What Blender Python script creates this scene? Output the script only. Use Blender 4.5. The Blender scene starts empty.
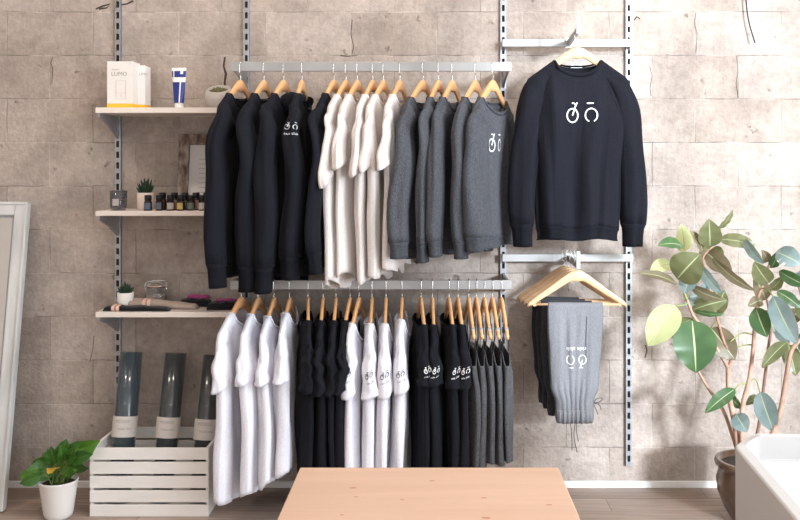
import bpy, bmesh, math, random
from mathutils import Vector, Matrix, noise
random.seed(7)
R = math.radians
PI = math.pi
sc = bpy.context.scene
COL = sc.collection
F, D, CH, VX, VY = 919.0, 4.3, 1.48, 431.0, 171.0

def P(px, py, d):
    """point seen at pixel (px,py), standing d metres in front of the back wall"""
    k = (D - d) / F
    return Vector(((px - VX) * k, -d, CH - (py - VY) * k))

# ------------------------------------------------------------------ materials
def new_mat(name):
    m = bpy.data.materials.new(name); m.use_nodes = True
    nt = m.node_tree
    return m, nt, nt.nodes['Principled BSDF']

def mat(name, col, rough=.6, metal=0, bump=0, bscale=200, var=0, vscale=8, spec=.5, trans=0, ior=1.45, sheen=0, coat=0, stretch=None, col2=None):
    m, nt, b = new_mat(name)
    b.inputs['Base Color'].default_value = (*col, 1)
    b.inputs['Roughness'].default_value = rough
    b.inputs['Metallic'].default_value = metal
    b.inputs['Specular IOR Level'].default_value = spec
    b.inputs['Transmission Weight'].default_value = trans
    b.inputs['IOR'].default_value = ior
    b.inputs['Sheen Weight'].default_value = sheen
    b.inputs['Coat Weight'].default_value = coat
    L = nt.links
    tc = nt.nodes.new('ShaderNodeTexCoord')
    mp = nt.nodes.new('ShaderNodeMapping')
    if stretch: mp.inputs['Scale'].default_value = stretch
    L.new(tc.outputs['Object'], mp.inputs['Vector'])
    if var or col2:
        n = nt.nodes.new('ShaderNodeTexNoise'); n.inputs['Scale'].default_value = vscale; n.inputs['Detail'].default_value = 6
        L.new(mp.outputs[0], n.inputs['Vector'])
        r = nt.nodes.new('ShaderNodeValToRGB')
        c2 = col2 if col2 else tuple(min(1, c * (1 + var)) for c in col)
        c1 = col if col2 else tuple(c * (1 - var) for c in col)
        r.color_ramp.elements[0].position = .35; r.color_ramp.elements[0].color = (*c1, 1)
        r.color_ramp.elements[1].position = .65; r.color_ramp.elements[1].color = (*c2, 1)
        L.new(n.outputs['Fac'], r.inputs['Fac']); L.new(r.outputs['Color'], b.inputs['Base Color'])
    if bump:
        n2 = nt.nodes.new('ShaderNodeTexNoise'); n2.inputs['Scale'].default_value = bscale; n2.inputs['Detail'].default_value = 4
        L.new(mp.outputs[0], n2.inputs['Vector'])
        bp = nt.nodes.new('ShaderNodeBump'); bp.inputs['Strength'].default_value = bump; bp.inputs['Distance'].default_value = .002
        L.new(n2.outputs['Fac'], bp.inputs['Height']); L.new(bp.outputs['Normal'], b.inputs['Normal'])
    return m

def fabric(name, col, heather=0, sheen=.15):
    m, nt, b = new_mat(name)
    L = nt.links
    b.inputs['Roughness'].default_value = .92
    b.inputs['Specular IOR Level'].default_value = .15
    b.inputs['Sheen Weight'].default_value = sheen
    b.inputs['Sheen Roughness'].default_value = .5
    tc = nt.nodes.new('ShaderNodeTexCoord')
    n = nt.nodes.new('ShaderNodeTexNoise'); n.inputs['Scale'].default_value = 320; n.inputs['Detail'].default_value = 2
    mp = nt.nodes.new('ShaderNodeMapping'); mp.inputs['Scale'].default_value = (1, 1, .35)
    L.new(tc.outputs['Object'], mp.inputs['Vector']); L.new(mp.outputs[0], n.inputs['Vector'])
    r = nt.nodes.new('ShaderNodeValToRGB')
    h = max(heather, .06)
    r.color_ramp.elements[0].position = .35; r.color_ramp.elements[0].color = (*[c * (1 - h) for c in col], 1)
    r.color_ramp.elements[1].position = .65; r.color_ramp.elements[1].color = (*[min(1, c * (1 + h)) for c in col], 1)
    L.new(n.outputs['Fac'], r.inputs['Fac']); L.new(r.outputs['Color'], b.inputs['Base Color'])
    n2 = nt.nodes.new('ShaderNodeTexNoise'); n2.inputs['Scale'].default_value = 14; n2.inputs['Detail'].default_value = 3
    mp2 = nt.nodes.new('ShaderNodeMapping'); mp2.inputs['Scale'].default_value = (1.5, 1.5, .28)
    L.new(tc.outputs['Object'], mp2.inputs['Vector']); L.new(mp2.outputs[0], n2.inputs['Vector'])
    bp = nt.nodes.new('ShaderNodeBump'); bp.inputs['Strength'].default_value = .55; bp.inputs['Distance'].default_value = .012
    L.new(n2.outputs['Fac'], bp.inputs['Height']); L.new(bp.outputs['Normal'], b.inputs['Normal'])
    return m

def wood(name, c1, c2, scale=3, stretch=(1, 12, 12), rough=.5, bump=.15):
    m, nt, b = new_mat(name); L = nt.links
    tc = nt.nodes.new('ShaderNodeTexCoord'); mp = nt.nodes.new('ShaderNodeMapping')
    mp.inputs['Scale'].default_value = stretch
    L.new(tc.outputs['Object'], mp.inputs['Vector'])
    n = nt.nodes.new('ShaderNodeTexNoise'); n.inputs['Scale'].default_value = scale; n.inputs['Detail'].default_value = 8; n.inputs['Distortion'].default_value = .6
    L.new(mp.outputs[0], n.inputs['Vector'])
    r = nt.nodes.new('ShaderNodeValToRGB')
    r.color_ramp.elements[0].position = .3; r.color_ramp.elements[0].color = (*c1, 1)
    r.color_ramp.elements[1].position = .7; r.color_ramp.elements[1].color = (*c2, 1)
    L.new(n.outputs['Fac'], r.inputs['Fac']); L.new(r.outputs['Color'], b.inputs['Base Color'])
    b.inputs['Roughness'].default_value = rough
    bp = nt.nodes.new('ShaderNodeBump'); bp.inputs['Strength'].default_value = bump; bp.inputs['Distance'].default_value = .001
    L.new(n.outputs['Fac'], bp.inputs['Height']); L.new(bp.outputs['Normal'], b.inputs['Normal'])
    return m

def wall_material():
    m, nt, b = new_mat('concrete_block'); L = nt.links; N = nt.nodes
    geo = N.new('ShaderNodeTexCoord')
    sep = N.new('ShaderNodeSeparateXYZ'); L.new(geo.outputs['Object'], sep.inputs[0])
    comb = N.new('ShaderNodeCombineXYZ')
    # gentle wobble of the joints
    wn = N.new('ShaderNodeTexNoise'); wn.inputs['Scale'].default_value = 9; wn.inputs['Detail'].default_value = 6
    L.new(geo.outputs['Object'], wn.inputs['Vector'])
    ws = N.new('ShaderNodeSeparateColor'); L.new(wn.outputs['Color'], ws.inputs[0])
    def ma(op, a, v):
        n = N.new('ShaderNodeMath'); n.operation = op
        L.new(a, n.inputs[0])
        if isinstance(v, (int, float)): n.inputs[1].default_value = v
        else: L.new(v, n.inputs[1])
        return n.outputs[0]
    wx = ma('MULTIPLY', ma('SUBTRACT', ws.outputs[0], .5), .009)
    wz = ma('MULTIPLY', ma('SUBTRACT', ws.outputs[1], .5), .010)
    L.new(ma('ADD', ma('ADD', sep.outputs['X'], 1.7828 + .4024 * 20), wx), comb.inputs['X'])
    L.new(ma('ADD', ma('ADD', sep.outputs['Z'], .0165 + .2037 * 4), wz), comb.inputs['Y'])
    bk = N.new('ShaderNodeTexBrick')
    bk.inputs['Scale'].default_value = 1
    bk.inputs['Brick Width'].default_value = .4024
    bk.inputs['Row Height'].default_value = .2037
    bk.inputs['Mortar Size'].default_value = .0035
    bk.inputs['Mortar Smooth'].default_value = .6
    bk.inputs['Bias'].default_value = 0
    bk.inputs['Color1'].default_value = (.39, .333, .293, 1)
    bk.inputs['Color2'].default_value = (.455, .398, .36, 1)
    bk.inputs['Mortar'].default_value = (.485, .43, .39, 1)
    L.new(comb.outputs[0], bk.inputs['Vector'])
    # blotches
    n1 = N.new('ShaderNodeTexNoise'); n1.inputs['Scale'].default_value = 3.2; n1.inputs['Detail'].default_value = 9; n1.inputs['Roughness'].default_value = .68
    L.new(geo.outputs['Object'], n1.inputs['Vector'])
    r1 = N.new('ShaderNodeValToRGB')
    r1.color_ramp.elements[0].position = .30; r1.color_ramp.elements[0].color = (.68, .66, .65, 1)
    r1.color_ramp.elements[1].position = .66; r1.color_ramp.elements[1].color = (1.22, 1.2, 1.18, 1)
    L.new(n1.outputs['Fac'], r1.inputs['Fac'])
    mx = N.new('ShaderNodeMix'); mx.data_type = 'RGBA'; mx.blend_type = 'MULTIPLY'; mx.inputs[0].default_value = 1
    L.new(bk.outputs['Color'], mx.inputs[6]); L.new(r1.outputs['Color'], mx.inputs[7])
    # vertical comb marks
    mp = N.new('ShaderNodeMapping'); mp.inputs['Scale'].default_value = (110, 1, 6)
    L.new(geo.outputs['Object'], mp.inputs['Vector'])
    n2 = N.new('ShaderNodeTexNoise'); n2.inputs['Scale'].default_value = 1; n2.inputs['Detail'].default_value = 4
    L.new(mp.outputs[0], n2.inputs['Vector'])
    r2 = N.new('ShaderNodeValToRGB')
    r2.color_ramp.elements[0].position = .3; r2.color_ramp.elements[0].color = (.9, .9, .9, 1)
    r2.color_ramp.elements[1].position = .7; r2.color_ramp.elements[1].color = (1.06, 1.06, 1.06, 1)
    L.new(n2.outputs['Fac'], r2.inputs['Fac'])
    mx2 = N.new('ShaderNodeMix'); mx2.data_type = 'RGBA'; mx2.blend_type = 'MULTIPLY'; mx2.inputs[0].default_value = .45
    L.new(mx.outputs[2], mx2.inputs[6]); L.new(r2.outputs['Color'], mx2.inputs[7])
    n5 = N.new('ShaderNodeTexNoise'); n5.inputs['Scale'].default_value = 34; n5.inputs['Detail'].default_value = 8; n5.inputs['Roughness'].default_value = .75
    L.new(geo.outputs['Object'], n5.inputs['Vector'])
    r5 = N.new('ShaderNodeValToRGB')
    r5.color_ramp.elements[0].position = .3; r5.color_ramp.elements[0].color = (.80, .79, .78, 1)
    r5.color_ramp.elements[1].position = .7; r5.color_ramp.elements[1].color = (1.16, 1.16, 1.16, 1)
    L.new(n5.outputs['Fac'], r5.inputs['Fac'])
    mx5 = N.new('ShaderNodeMix'); mx5.data_type = 'RGBA'; mx5.blend_type = 'MULTIPLY'; mx5.inputs[0].default_value = 1
    L.new(mx2.outputs[2], mx5.inputs[6]); L.new(r5.outputs['Color'], mx5.inputs[7]); mx2 = mx5
    # chips and pits: sparse dark-brown holes
    n3 = N.new('ShaderNodeTexNoise'); n3.inputs['Scale'].default_value = 13; n3.inputs['Detail'].default_value = 5; n3.inputs['Roughness'].default_value = .6
    L.new(geo.outputs['Object'], n3.inputs['Vector'])
    r3 = N.new('ShaderNodeValToRGB')
    r3.color_ramp.elements[0].position = .64; r3.color_ramp.elements[0].color = (0, 0, 0, 1)
    r3.color_ramp.elements[1].position = .71; r3.color_ramp.elements[1].color = (1, 1, 1, 1)
    L.new(n3.outputs['Fac'], r3.inputs['Fac'])
    # cracks where the mortar has opened
    n4 = N.new('ShaderNodeTexNoise'); n4.inputs['Scale'].default_value = 5.5; n4.inputs['Detail'].default_value = 4
    L.new(geo.outputs['Object'], n4.inputs['Vector'])
    r4 = N.new('ShaderNodeValToRGB')
    r4.color_ramp.elements[0].position = .45; r4.color_ramp.elements[0].color = (0, 0, 0, 1)
    r4.color_ramp.elements[1].position = .57; r4.color_ramp.elements[1].color = (1, 1, 1, 1)
    L.new(n4.outputs['Fac'], r4.inputs['Fac'])
    bk2 = N.new('ShaderNodeTexBrick')
    for k, v in (('Scale', 1), ('Brick Width', .4024), ('Row Height', .2037), ('Mortar Size', .0016), ('Mortar Smooth', .3), ('Bias', 0)):
        bk2.inputs[k].default_value = v
    L.new(comb.outputs[0], bk2.inputs['Vector'])
    cr = ma('MULTIPLY', r4.outputs['Color'], bk2.outputs['Fac'])
    dk = N.new('ShaderNodeMath'); dk.operation = 'MAXIMUM'
    L.new(ma('MULTIPLY', r3.outputs['Color'], .55), dk.inputs[0]); L.new(ma('MULTIPLY', cr, .68), dk.inputs[1])
    mx3 = N.new('ShaderNodeMix'); mx3.data_type = 'RGBA'; mx3.inputs[7].default_value = (.10, .07, .055, 1)
    L.new(dk.outputs[0], mx3.inputs[0]); L.new(mx2.outputs[2], mx3.inputs[6])
    L.new(mx3.outputs[2], b.inputs['Base Color'])
    b.inputs['Roughness'].default_value = .93; b.inputs['Specular IOR Level'].default_value = .2
    # relief
    nf = N.new('ShaderNodeTexNoise'); nf.inputs['Scale'].default_value = 60; nf.inputs['Detail'].default_value = 6
    L.new(geo.outputs['Object'], nf.inputs['Vector'])
    h = ma('ADD', ma('MULTIPLY', nf.outputs['Fac'], .75), ma('MULTIPLY', n1.outputs['Fac'], .8))
    h = ma('SUBTRACT', h, ma('MULTIPLY', bk.outputs['Fac'], .15))
    h = ma('SUBTRACT', h, ma('MULTIPLY', dk.outputs[0], 1.2))
    h = ma('ADD', h, ma('MULTIPLY', n2.outputs['Fac'], .1))
    bp = N.new('ShaderNodeBump'); bp.inputs['Strength'].default_value = .8; bp.inputs['Distance'].default_value = .008
    L.new(h, bp.inputs['Height']); L.new(bp.outputs['Normal'], b.inputs['Normal'])
    return m

def floor_material():
    m, nt, b = new_mat('plank_floor'); L = nt.links; N = nt.nodes
    tc = N.new('ShaderNodeTexCoord')
    bk = N.new('ShaderNodeTexBrick')
    for k, v in (('Scale', 1), ('Brick Width', 1.25), ('Row Height', .15), ('Mortar Size', .0016), ('Mortar Smooth', .1), ('Bias', 0)):
        bk.inputs[k].default_value = v
    bk.offset = .37
    bk.inputs['Color1'].default_value = (.30, .22, .175, 1); bk.inputs['Color2'].default_value = (.42, .325, .27, 1)
    bk.inputs['Mortar'].default_value = (.16, .115, .09, 1)
    L.new(tc.outputs['Object'], bk.inputs['Vector'])
    mp = N.new('ShaderNodeMapping'); mp.inputs['Scale'].default_value = (1.2, 22, 1)
    L.new(tc.outputs['Object'], mp.inputs['Vector'])
    n = N.new('ShaderNodeTexNoise'); n.inputs['Scale'].default_value = 3; n.inputs['Detail'].default_value = 8
    L.new(mp.outputs[0], n.inputs['Vector'])
    r = N.new('ShaderNodeValToRGB')
    r.color_ramp.elements[0].position = .3; r.color_ramp.elements[0].color = (.72, .72, .72, 1)
    r.color_ramp.elements[1].position = .7; r.color_ramp.elements[1].color = (1.15, 1.15, 1.15, 1)
    L.new(n.outputs['Fac'], r.inputs['Fac'])
    mx = N.new('ShaderNodeMix'); mx.data_type = 'RGBA'; mx.blend_type = 'MULTIPLY'; mx.inputs[0].default_value = 1
    L.new(bk.outputs['Color'], mx.inputs[6]); L.new(r.outputs['Color'], mx.inputs[7])
    L.new(mx.outputs[2], b.inputs['Base Color']); b.inputs['Roughness'].default_value = .5
    return m

M = {}
M['block'] = wall_material()
M['floor'] = floor_material()
M['crack'] = mat('open_joint', (.06, .042, .034), .95)
M['tan_plaster'] = mat('tan_plaster', (.42, .36, .31), .9, bump=.2, bscale=40)
M['white_wall'] = mat('painted_plaster', (.80, .77, .74), .9, bump=.2, bscale=40)
M['trim'] = mat('white_trim', (.82, .80, .78), .5)
M['steel'] = mat('brushed_steel', (.42, .43, .46), .34, metal=1, var=.06, vscale=6, stretch=(1, 40, 40))
M['rail_steel'] = mat('satin_rail', (.37, .365, .36), .45, metal=.75, var=.1, vscale=4)
M['grey_metal'] = mat('grey_enamel', (.36, .36, .37), .4, metal=.4)
M['chrome'] = mat('chrome_wire', (.75, .74, .73), .2, metal=1)
M['slot'] = mat('dark_slot', (.03, .03, .03), .8)
M['shelf'] = wood('pale_shelf', (.74, .65, .58), (.79, .70, .64), scale=2, stretch=(1, 14, 14))
M['hanger'] = wood('hanger_beech', (.68, .35, .15), (.78, .44, .21), scale=4, stretch=(2, 14, 14), rough=.42)
M['hanger_pale'] = wood('hanger_maple', (.60, .38, .21), (.70, .46, .27), scale=4, stretch=(2, 14, 14), rough=.4)
M['table'] = wood('table_pine', (.52, .335, .235), (.58, .385, .28), scale=1.6, stretch=(1, 9, 9), rough=.42)
M['knot'] = mat('pine_knot', (.42, .2, .12), .5)
M['black'] = fabric('black_fleece', (.0085, .0088, .0135), .2, .015)
M['black_tee'] = fabric('black_jersey', (.009, .0095, .0135), .2, .015)
M['black_rib'] = fabric('black_rib', (.0065, .007, .0105), .2, .01)
M['inside'] = fabric('black_lining', (.007, .007, .010), .2, 0)
M['heather'] = fabric('grey_heather', (.070, .073, .084), .30, .04)
M['heather_rib'] = fabric('grey_heather_rib', (.056, .059, .068), .4, .03)
M['tank_grey'] = fabric('charcoal_heather', (.075, .075, .080), .35, .04)
M['oat'] = fabric('oatmeal_jersey', (.69, .635, .605), .06, .03)
M['white_tee'] = fabric('white_jersey', (.77, .765, .83), .02, .03)
M['jogger'] = fabric('mid_grey_fleece', (.19, .193, .207), .12, .03)
M['jogger_dark'] = fabric('dark_grey_fleece', (.035, .037, .042), .3, .1)
M['print'] = mat('white_print', (.82, .82, .82), .7)
M['print_dark'] = mat('dark_print', (.05, .05, .055), .7)
M['print_grey'] = mat('grey_print', (.30, .28, .26), .7)
M['tag'] = mat('woven_tag', (.75, .73, .7), .8)
M['crate'] = wood('white_painted_wood', (.78, .75, .71), (.86, .83, .80), scale=3, stretch=(1, 6, 6), rough=.55)
M['box'] = mat('white_carton', (.74, .69, .65), .6)
M['box2'] = mat('grey_white_carton', (.76, .72, .70), .6)
M['yellow'] = mat('yellow_band', (.92, .50, .04), .55)
M['tube_blue'] = mat('tube_blue', (.02, .04, .22), .3)
M['tube_white'] = mat('tube_white', (.84, .80, .78), .3)
M['concrete'] = mat('cast_concrete', (.47, .43, .40), .85, bump=.3, bscale=120, var=.08, vscale=30)
M['gravel'] = mat('brown_gravel', (.14, .10, .07), .9, bump=1, bscale=300, var=.4, vscale=150)
M['soil'] = mat('potting_soil', (.05, .035, .025), .95, bump=1, bscale=200)
M['succ'] = mat('succulent_green', (.018, .045, .022), .5, var=.25, vscale=60)
M['succ_dry'] = mat('succulent_olive', (.15, .15, .06), .6, var=.3, vscale=60)
M['pink_pot'] = mat('blush_ceramic', (.74, .62, .56), .6)
M['white_pot'] = mat('white_ceramic', (.78, .75, .72), .35)
M['smoke_glass'] = mat('smoked_glass', (.62, .60, .64), .05, trans=.9, ior=1.45)
M['wax'] = mat('candle_wax', (.07, .06, .085), .5)
M['amber'] = mat('dark_amber_glass', (.022, .012, .008), .12)
M['cap'] = mat('black_cap', (.012, .012, .013), .35)
M['lab_blue'] = mat('label_blue', (.09, .12, .18), .6)
M['lab_white'] = mat('label_white', (.42, .38, .36), .6)
M['lab_gold'] = mat('label_gold', (.48, .36, .12), .6)
M['lab_green'] = mat('label_green', (.10, .12, .09), .6)
M['lab_rose'] = mat('label_rose', (.32, .16, .13), .6)
M['frame_old'] = mat('weathered_frame', (.10, .055, .04), .85, bump=.6, bscale=60, vscale=34, col2=(.36, .29, .24), stretch=(1, 1, .5))
M['paper'] = mat('framed_paper', (.66, .62, .60), .8)
M['jar'] = mat('clear_jar', (.85, .85, .85), .03, trans=.95, ior=1.4)
M['tan_cloth'] = fabric('tan_knit', (.40, .31, .26), .1)
M['peach'] = mat('peach_band', (.80, .52, .42), .8)
M['magenta'] = fabric('magenta_knit', (.30, .05, .16), .1)
M['black_knit'] = fabric('black_knit', (.012, .012, .014), .1)
M['mat_teal'] = mat('mat_teal_rubber', (.014, .034, .045), .18, bump=.25, bscale=240, coat=.7)
M['mat_grey'] = mat('mat_graphite_rubber', (.018, .025, .028), .18, bump=.25, bscale=240, coat=.7)
M['mat_olive'] = mat('mat_olive_rubber', (.02, .023, .022), .18, bump=.25, bscale=240, coat=.7)
M['mat_label'] = mat('mat_label', (.68, .62, .58), .6)
def film_material():
    m, nt, b = new_mat('plastic_film')
    b.inputs['Base Color'].default_value = (.9, .95, 1, 1); b.inputs['Roughness'].default_value = .12
    b.inputs['Alpha'].default_value = .04; b.inputs['Coat Weight'].default_value = 1
    n = nt.nodes.new('ShaderNodeTexNoise'); n.inputs['Scale'].default_value = 24
    bp = nt.nodes.new('ShaderNodeBump'); bp.inputs['Strength'].default_value = .7; bp.inputs['Distance'].default_value = .01
    tc = nt.nodes.new('ShaderNodeTexCoord'); nt.links.new(tc.outputs['Object'], n.inputs['Vector'])
    nt.links.new(n.outputs['Fac'], bp.inputs['Height']); nt.links.new(bp.outputs['Normal'], b.inputs['Normal'])
    return m
M['film'] = film_material()
def leaf_material(name, c1, c2, rough=.3, trans=.25):
    m = mat(name, c1, rough, col2=c2, vscale=9)
    nt = m.node_tree; b = nt.nodes['Principled BSDF']
    out = nt.nodes['Material Output']
    tr = nt.nodes.new('ShaderNodeBsdfTranslucent'); tr.inputs['Color'].default_value = (c2[0] * 1.6, c2[1] * 1.6, c2[2] * 1.2, 1)
    ms = nt.nodes.new('ShaderNodeMixShader'); ms.inputs[0].default_value = trans
    nt.links.new(b.outputs[0], ms.inputs[1]); nt.links.new(tr.outputs[0], ms.inputs[2]); nt.links.new(ms.outputs[0], out.inputs['Surface'])
    return m
M['leaf_green'] = leaf_material('leaf_deep_green', (.045, .10, .04), (.085, .165, .065))
M['leaf_olive'] = leaf_material('leaf_olive', (.12, .135, .06), (.18, .19, .095), .3)
M['leaf_brown'] = leaf_material('leaf_bronze', (.12, .10, .06), (.19, .155, .095), .4)
M['leaf_yellow'] = leaf_material('leaf_yellow', (.44, .50, .25), (.56, .58, .33), .4, .4)
M['leaf_glare'] = leaf_material('leaf_window_glare', (.12, .175, .17), (.25, .32, .33), .14)  # bluish window reflection on glossy leaves, painted into the base colour
M['midrib'] = mat('leaf_midrib', (.36, .40, .22), .5)
M['pothos'] = leaf_material('pothos_leaf', (.03, .10, .018), (.07, .19, .035), .3)
M['pothos_light'] = leaf_material('pothos_leaf_light', (.09, .24, .03), (.16, .33, .06), .3)
M['pothos_gold'] = leaf_material('pothos_leaf_turned', (.72, .38, .04), (.80, .50, .08), .4)
M['stem_red'] = mat('reddish_bark', (.30, .17, .12), .8, var=.2, vscale=30)
M['stem_brown'] = mat('brown_bark', (.42, .26, .19), .8, var=.2, vscale=25, bump=.4, bscale=80)
M['stem_green'] = mat('green_stem', (.27, .30, .10), .6)
M['stem_dark'] = mat('pothos_stem', (.12, .20, .05), .6)
M['glaze'] = mat('brown_glaze', (.085, .05, .032), .22, var=.5, vscale=7, coat=.5)
M['counter'] = mat('white_solid_surface', (.52, .505, .495), .45)
M['mirror'] = mat('mirror_silver', (.86, .87, .87), .03, metal=1)
M['mirror_frame'] = mat('whitewashed_frame', (.58, .58, .57), .65, bump=.4, bscale=30, var=.16, vscale=9, stretch=(1, 1, .25))
M['cable'] = mat('black_cable', (.02, .02, .02), .5)
M['cord'] = mat('dark_cord', (.10, .10, .11), .8)
M['glass'] = mat('window_glass', (1, 1, 1), 0, trans=1, ior=1.01)
M['rubber'] = mat('grey_clip_rubber', (.30, .30, .31), .6)
M['lamp'] = mat('lamp_housing', (.75, .75, .74), .5)

# ------------------------------------------------------------------ object helpers
def link(name, me, m, parent=None, smooth=False):
    if m is not None:
        for x in (m if isinstance(m, (list, tuple)) else [m]): me.materials.append(x)
    o = bpy.data.objects.new(name, me); COL.objects.link(o)
    if parent is not None: o.parent = parent
    if smooth: me.polygons.foreach_set('use_smooth', [True] * len(me.polygons))
    return o

def from_bm(name, bm, m, parent=None, smooth=False, normals=True):
    if normals: bmesh.ops.recalc_face_normals(bm, faces=bm.faces)
    me = bpy.data.meshes.new(name); bm.to_mesh(me); bm.free()
    return link(name, me, m, parent, smooth)

def from_data(name, vs, fs, m, parent=None, smooth=True, mats=None):
    me = bpy.data.meshes.new(name); me.from_pydata([tuple(v) for v in vs], [], fs)
    o = link(name, me, m, parent, smooth)
    if mats: me.polygons.foreach_set('material_index', mats)
    me.update()
    return o

def thing(name, label, cat, loc=(0, 0, 0), rz=0, group=None):
    o = bpy.data.objects.new(name, None); COL.objects.link(o)
    o.location = loc; o.rotation_euler = (0, 0, rz); o.empty_display_size = .05
    return tag(o, label, cat, group)

def tag(o, label, cat, group=None):
    o['label'] = label; o['category'] = cat
    if group: o['group'] = group
    return o

def struct(o):
    o['kind'] = 'structure'; return o

def bx(bm, lo, hi, mi=0, mtx=None):
    vs = [Vector((x, y, z)) for x in (lo[0], hi[0]) for y in (lo[1], hi[1]) for z in (lo[2], hi[2])]
    if mtx: vs = [mtx @ v for v in vs]
    v = [bm.verts.new(p) for p in vs]
    for f in ((0, 1, 3, 2), (4, 6, 7, 5), (0, 4, 5, 1), (2, 3, 7, 6), (0, 2, 6, 4), (1, 5, 7, 3)):
        fc = bm.faces.new([v[i] for i in f]); fc.material_index = mi

def boxes(name, lst, m, parent=None, bevel=0, seg=2):
    bm = bmesh.new()
    for lo, hi in lst:
        lo2 = [min(a, b) for a, b in zip(lo, hi)]; hi2 = [max(a, b) for a, b in zip(lo, hi)]
        bx(bm, lo2, hi2)
    o = from_bm(name, bm, m, parent)
    if bevel:
        md = o.modifiers.new('bevel', 'BEVEL'); md.width = bevel; md.segments = seg; md.limit_method = 'ANGLE'
    return o

def prism(name, pts, axis, a, b, m, parent=None, bevel=0):
    """outline pts (2D) extruded along axis from a to b"""
    bm = bmesh.new()
    def mk(p, t):
        return {'x': (t, p[0], p[1]), 'y': (p[0], t, p[1]), 'z': (p[0], p[1], t)}[axis]
    A = [bm.verts.new(mk(p, a)) for p in pts]; B = [bm.verts.new(mk(p, b)) for p in pts]
    bm.faces.new(A); bm.faces.new(B[::-1]); n = len(pts)
    for i in range(n): bm.faces.new((A[i], A[(i + 1) % n], B[(i + 1) % n], B[i]))
    o = from_bm(name, bm, m, parent)
    if bevel:
        md = o.modifiers.new('bevel', 'BEVEL'); md.width = bevel; md.segments = 2; md.limit_method = 'ANGLE'
    return o

def lathe(name, prof, m, parent=None, loc=(0, 0, 0), seg=32, wob=0, mtx=None):
    vs, fs = [], []
    for r, z in prof:
        for k in range(seg):
            a = 2 * PI * k / seg
            rr = r * (1 + wob * noise.noise(Vector((math.cos(a) * 1.5, math.sin(a) * 1.5, z * 20))))
            v = Vector((rr * math.cos(a), rr * math.sin(a), z))
            if mtx: v = mtx @ v
            vs.append(v + Vector(loc))
    n = len(prof)
    for i in range(n - 1):
        for k in range(seg):
            k2 = (k + 1) % seg
            fs.append((i * seg + k, i * seg + k2, (i + 1) * seg + k2, (i + 1) * seg + k))
    return from_data(name, vs, fs, m, parent, True)

def add_tube(vs, fs, pts, rad, seg=8, caps=True):
    """sweep; rad = number or list; rad entries may be (ra, rb) with frames"""
    pts = [Vector(p) for p in pts]; n = len(pts)
    b0 = len(vs); up = Vector((0, 0, 1))
    t0 = (pts[1] - pts[0]).normalized()
    side = t0.cross(up)
    if side.length < .01: side = t0.cross(Vector((1, 0, 0)))
    side.normalize()
    for i in range(n):
        t = (pts[min(i + 1, n - 1)] - pts[max(i - 1, 0)]).normalized()
        side = (side - t * side.dot(t)).normalized(); nn = t.cross(side)
        r = rad[i] if isinstance(rad, (list, tuple)) else rad
        for k in range(seg):
            a = 2 * PI * k / seg
            vs.append(pts[i] + side * (r * math.cos(a)) + nn * (r * math.sin(a)))
    for i in range(n - 1):
        for k in range(seg):
            k2 = (k + 1) % seg
            fs.append((b0 + i * seg + k, b0 + i * seg + k2, b0 + (i + 1) * seg + k2, b0 + (i + 1) * seg + k))
    if caps:
        fs.append(tuple(b0 + k for k in range(seg))[::-1]); fs.append(tuple(b0 + (n - 1) * seg + k for k in range(seg)))

def tube(name, pts, rad, m, parent=None, seg=8, caps=True):
    vs, fs = [], []
    add_tube(vs, fs, pts, rad, seg, caps)
    return from_data(name, vs, fs, m, parent, True)

def smooth_path(pts, n=8):
    """Catmull-Rom through pts"""
    pts = [Vector(p) for p in pts]; out = []
    q = [pts[0] * 2 - pts[1]] + pts + [pts[-1] * 2 - pts[-2]]
    for i in range(1, len(q) - 2):
        for k in range(n):
            t = k / n
            out.append(.5 * ((2 * q[i]) + (q[i + 1] - q[i - 1]) * t + (2 * q[i - 1] - 5 * q[i] + 4 * q[i + 1] - q[i + 2]) * t * t + (3 * q[i] - q[i - 1] - 3 * q[i + 1] + q[i + 2]) * t ** 3))
    out.append(pts[-1]); return out

def sstep(a, b, x):
    t = max(0, min(1, (x - a) / (b - a))); return t * t * (3 - 2 * t)

def lerp_tab(tab, x):
    if x <= tab[0][0]: return tab[0][1]
    for (x0, y0), (x1, y1) in zip(tab, tab[1:]):
        if x <= x1:
            t = (x - x0) / (x1 - x0); t = t * t * (3 - 2 * t); return y0 + (y1 - y0) * t
    return tab[-1][1]

# ------------------------------------------------------------------ 2-D marks (verts, faces in a plane), mapped onto surfaces
def stroke2d(pts, w, closed=False):
    vs, fs = [], []; n = len(pts)
    for i in range(n):
        if closed: a, b = pts[i - 1], pts[(i + 1) % n]
        else: a, b = pts[max(i - 1, 0)], pts[min(i + 1, n - 1)]
        dx, dy = b[0] - a[0], b[1] - a[1]; l = math.hypot(dx, dy) or 1
        nx, ny = -dy / l * w / 2, dx / l * w / 2
        vs += [(pts[i][0] + nx, pts[i][1] + ny), (pts[i][0] - nx, pts[i][1] - ny)]
    for i in range(n if closed else n - 1):
        j = (i + 1) % n; fs.append((2 * i, 2 * i + 1, 2 * j + 1, 2 * j))
    return vs, fs

def merge2d(parts):
    V, Fc = [], []
    for vs, fs in parts:
        b = len(V); V += vs; Fc += [tuple(b + i for i in f) for f in fs]
    return V, Fc

def seg2d(a, b, n=4): return [(a[0] + (b[0] - a[0]) * i / n, a[1] + (b[1] - a[1]) * i / n) for i in range(n + 1)]
def arc2d(c, r, a0, a1, n=24): return [(c[0] + r * math.cos(R(a0 + (a1 - a0) * i / n)), c[1] + r * math.sin(R(a0 + (a1 - a0) * i / n))) for i in range(n + 1)]

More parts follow.
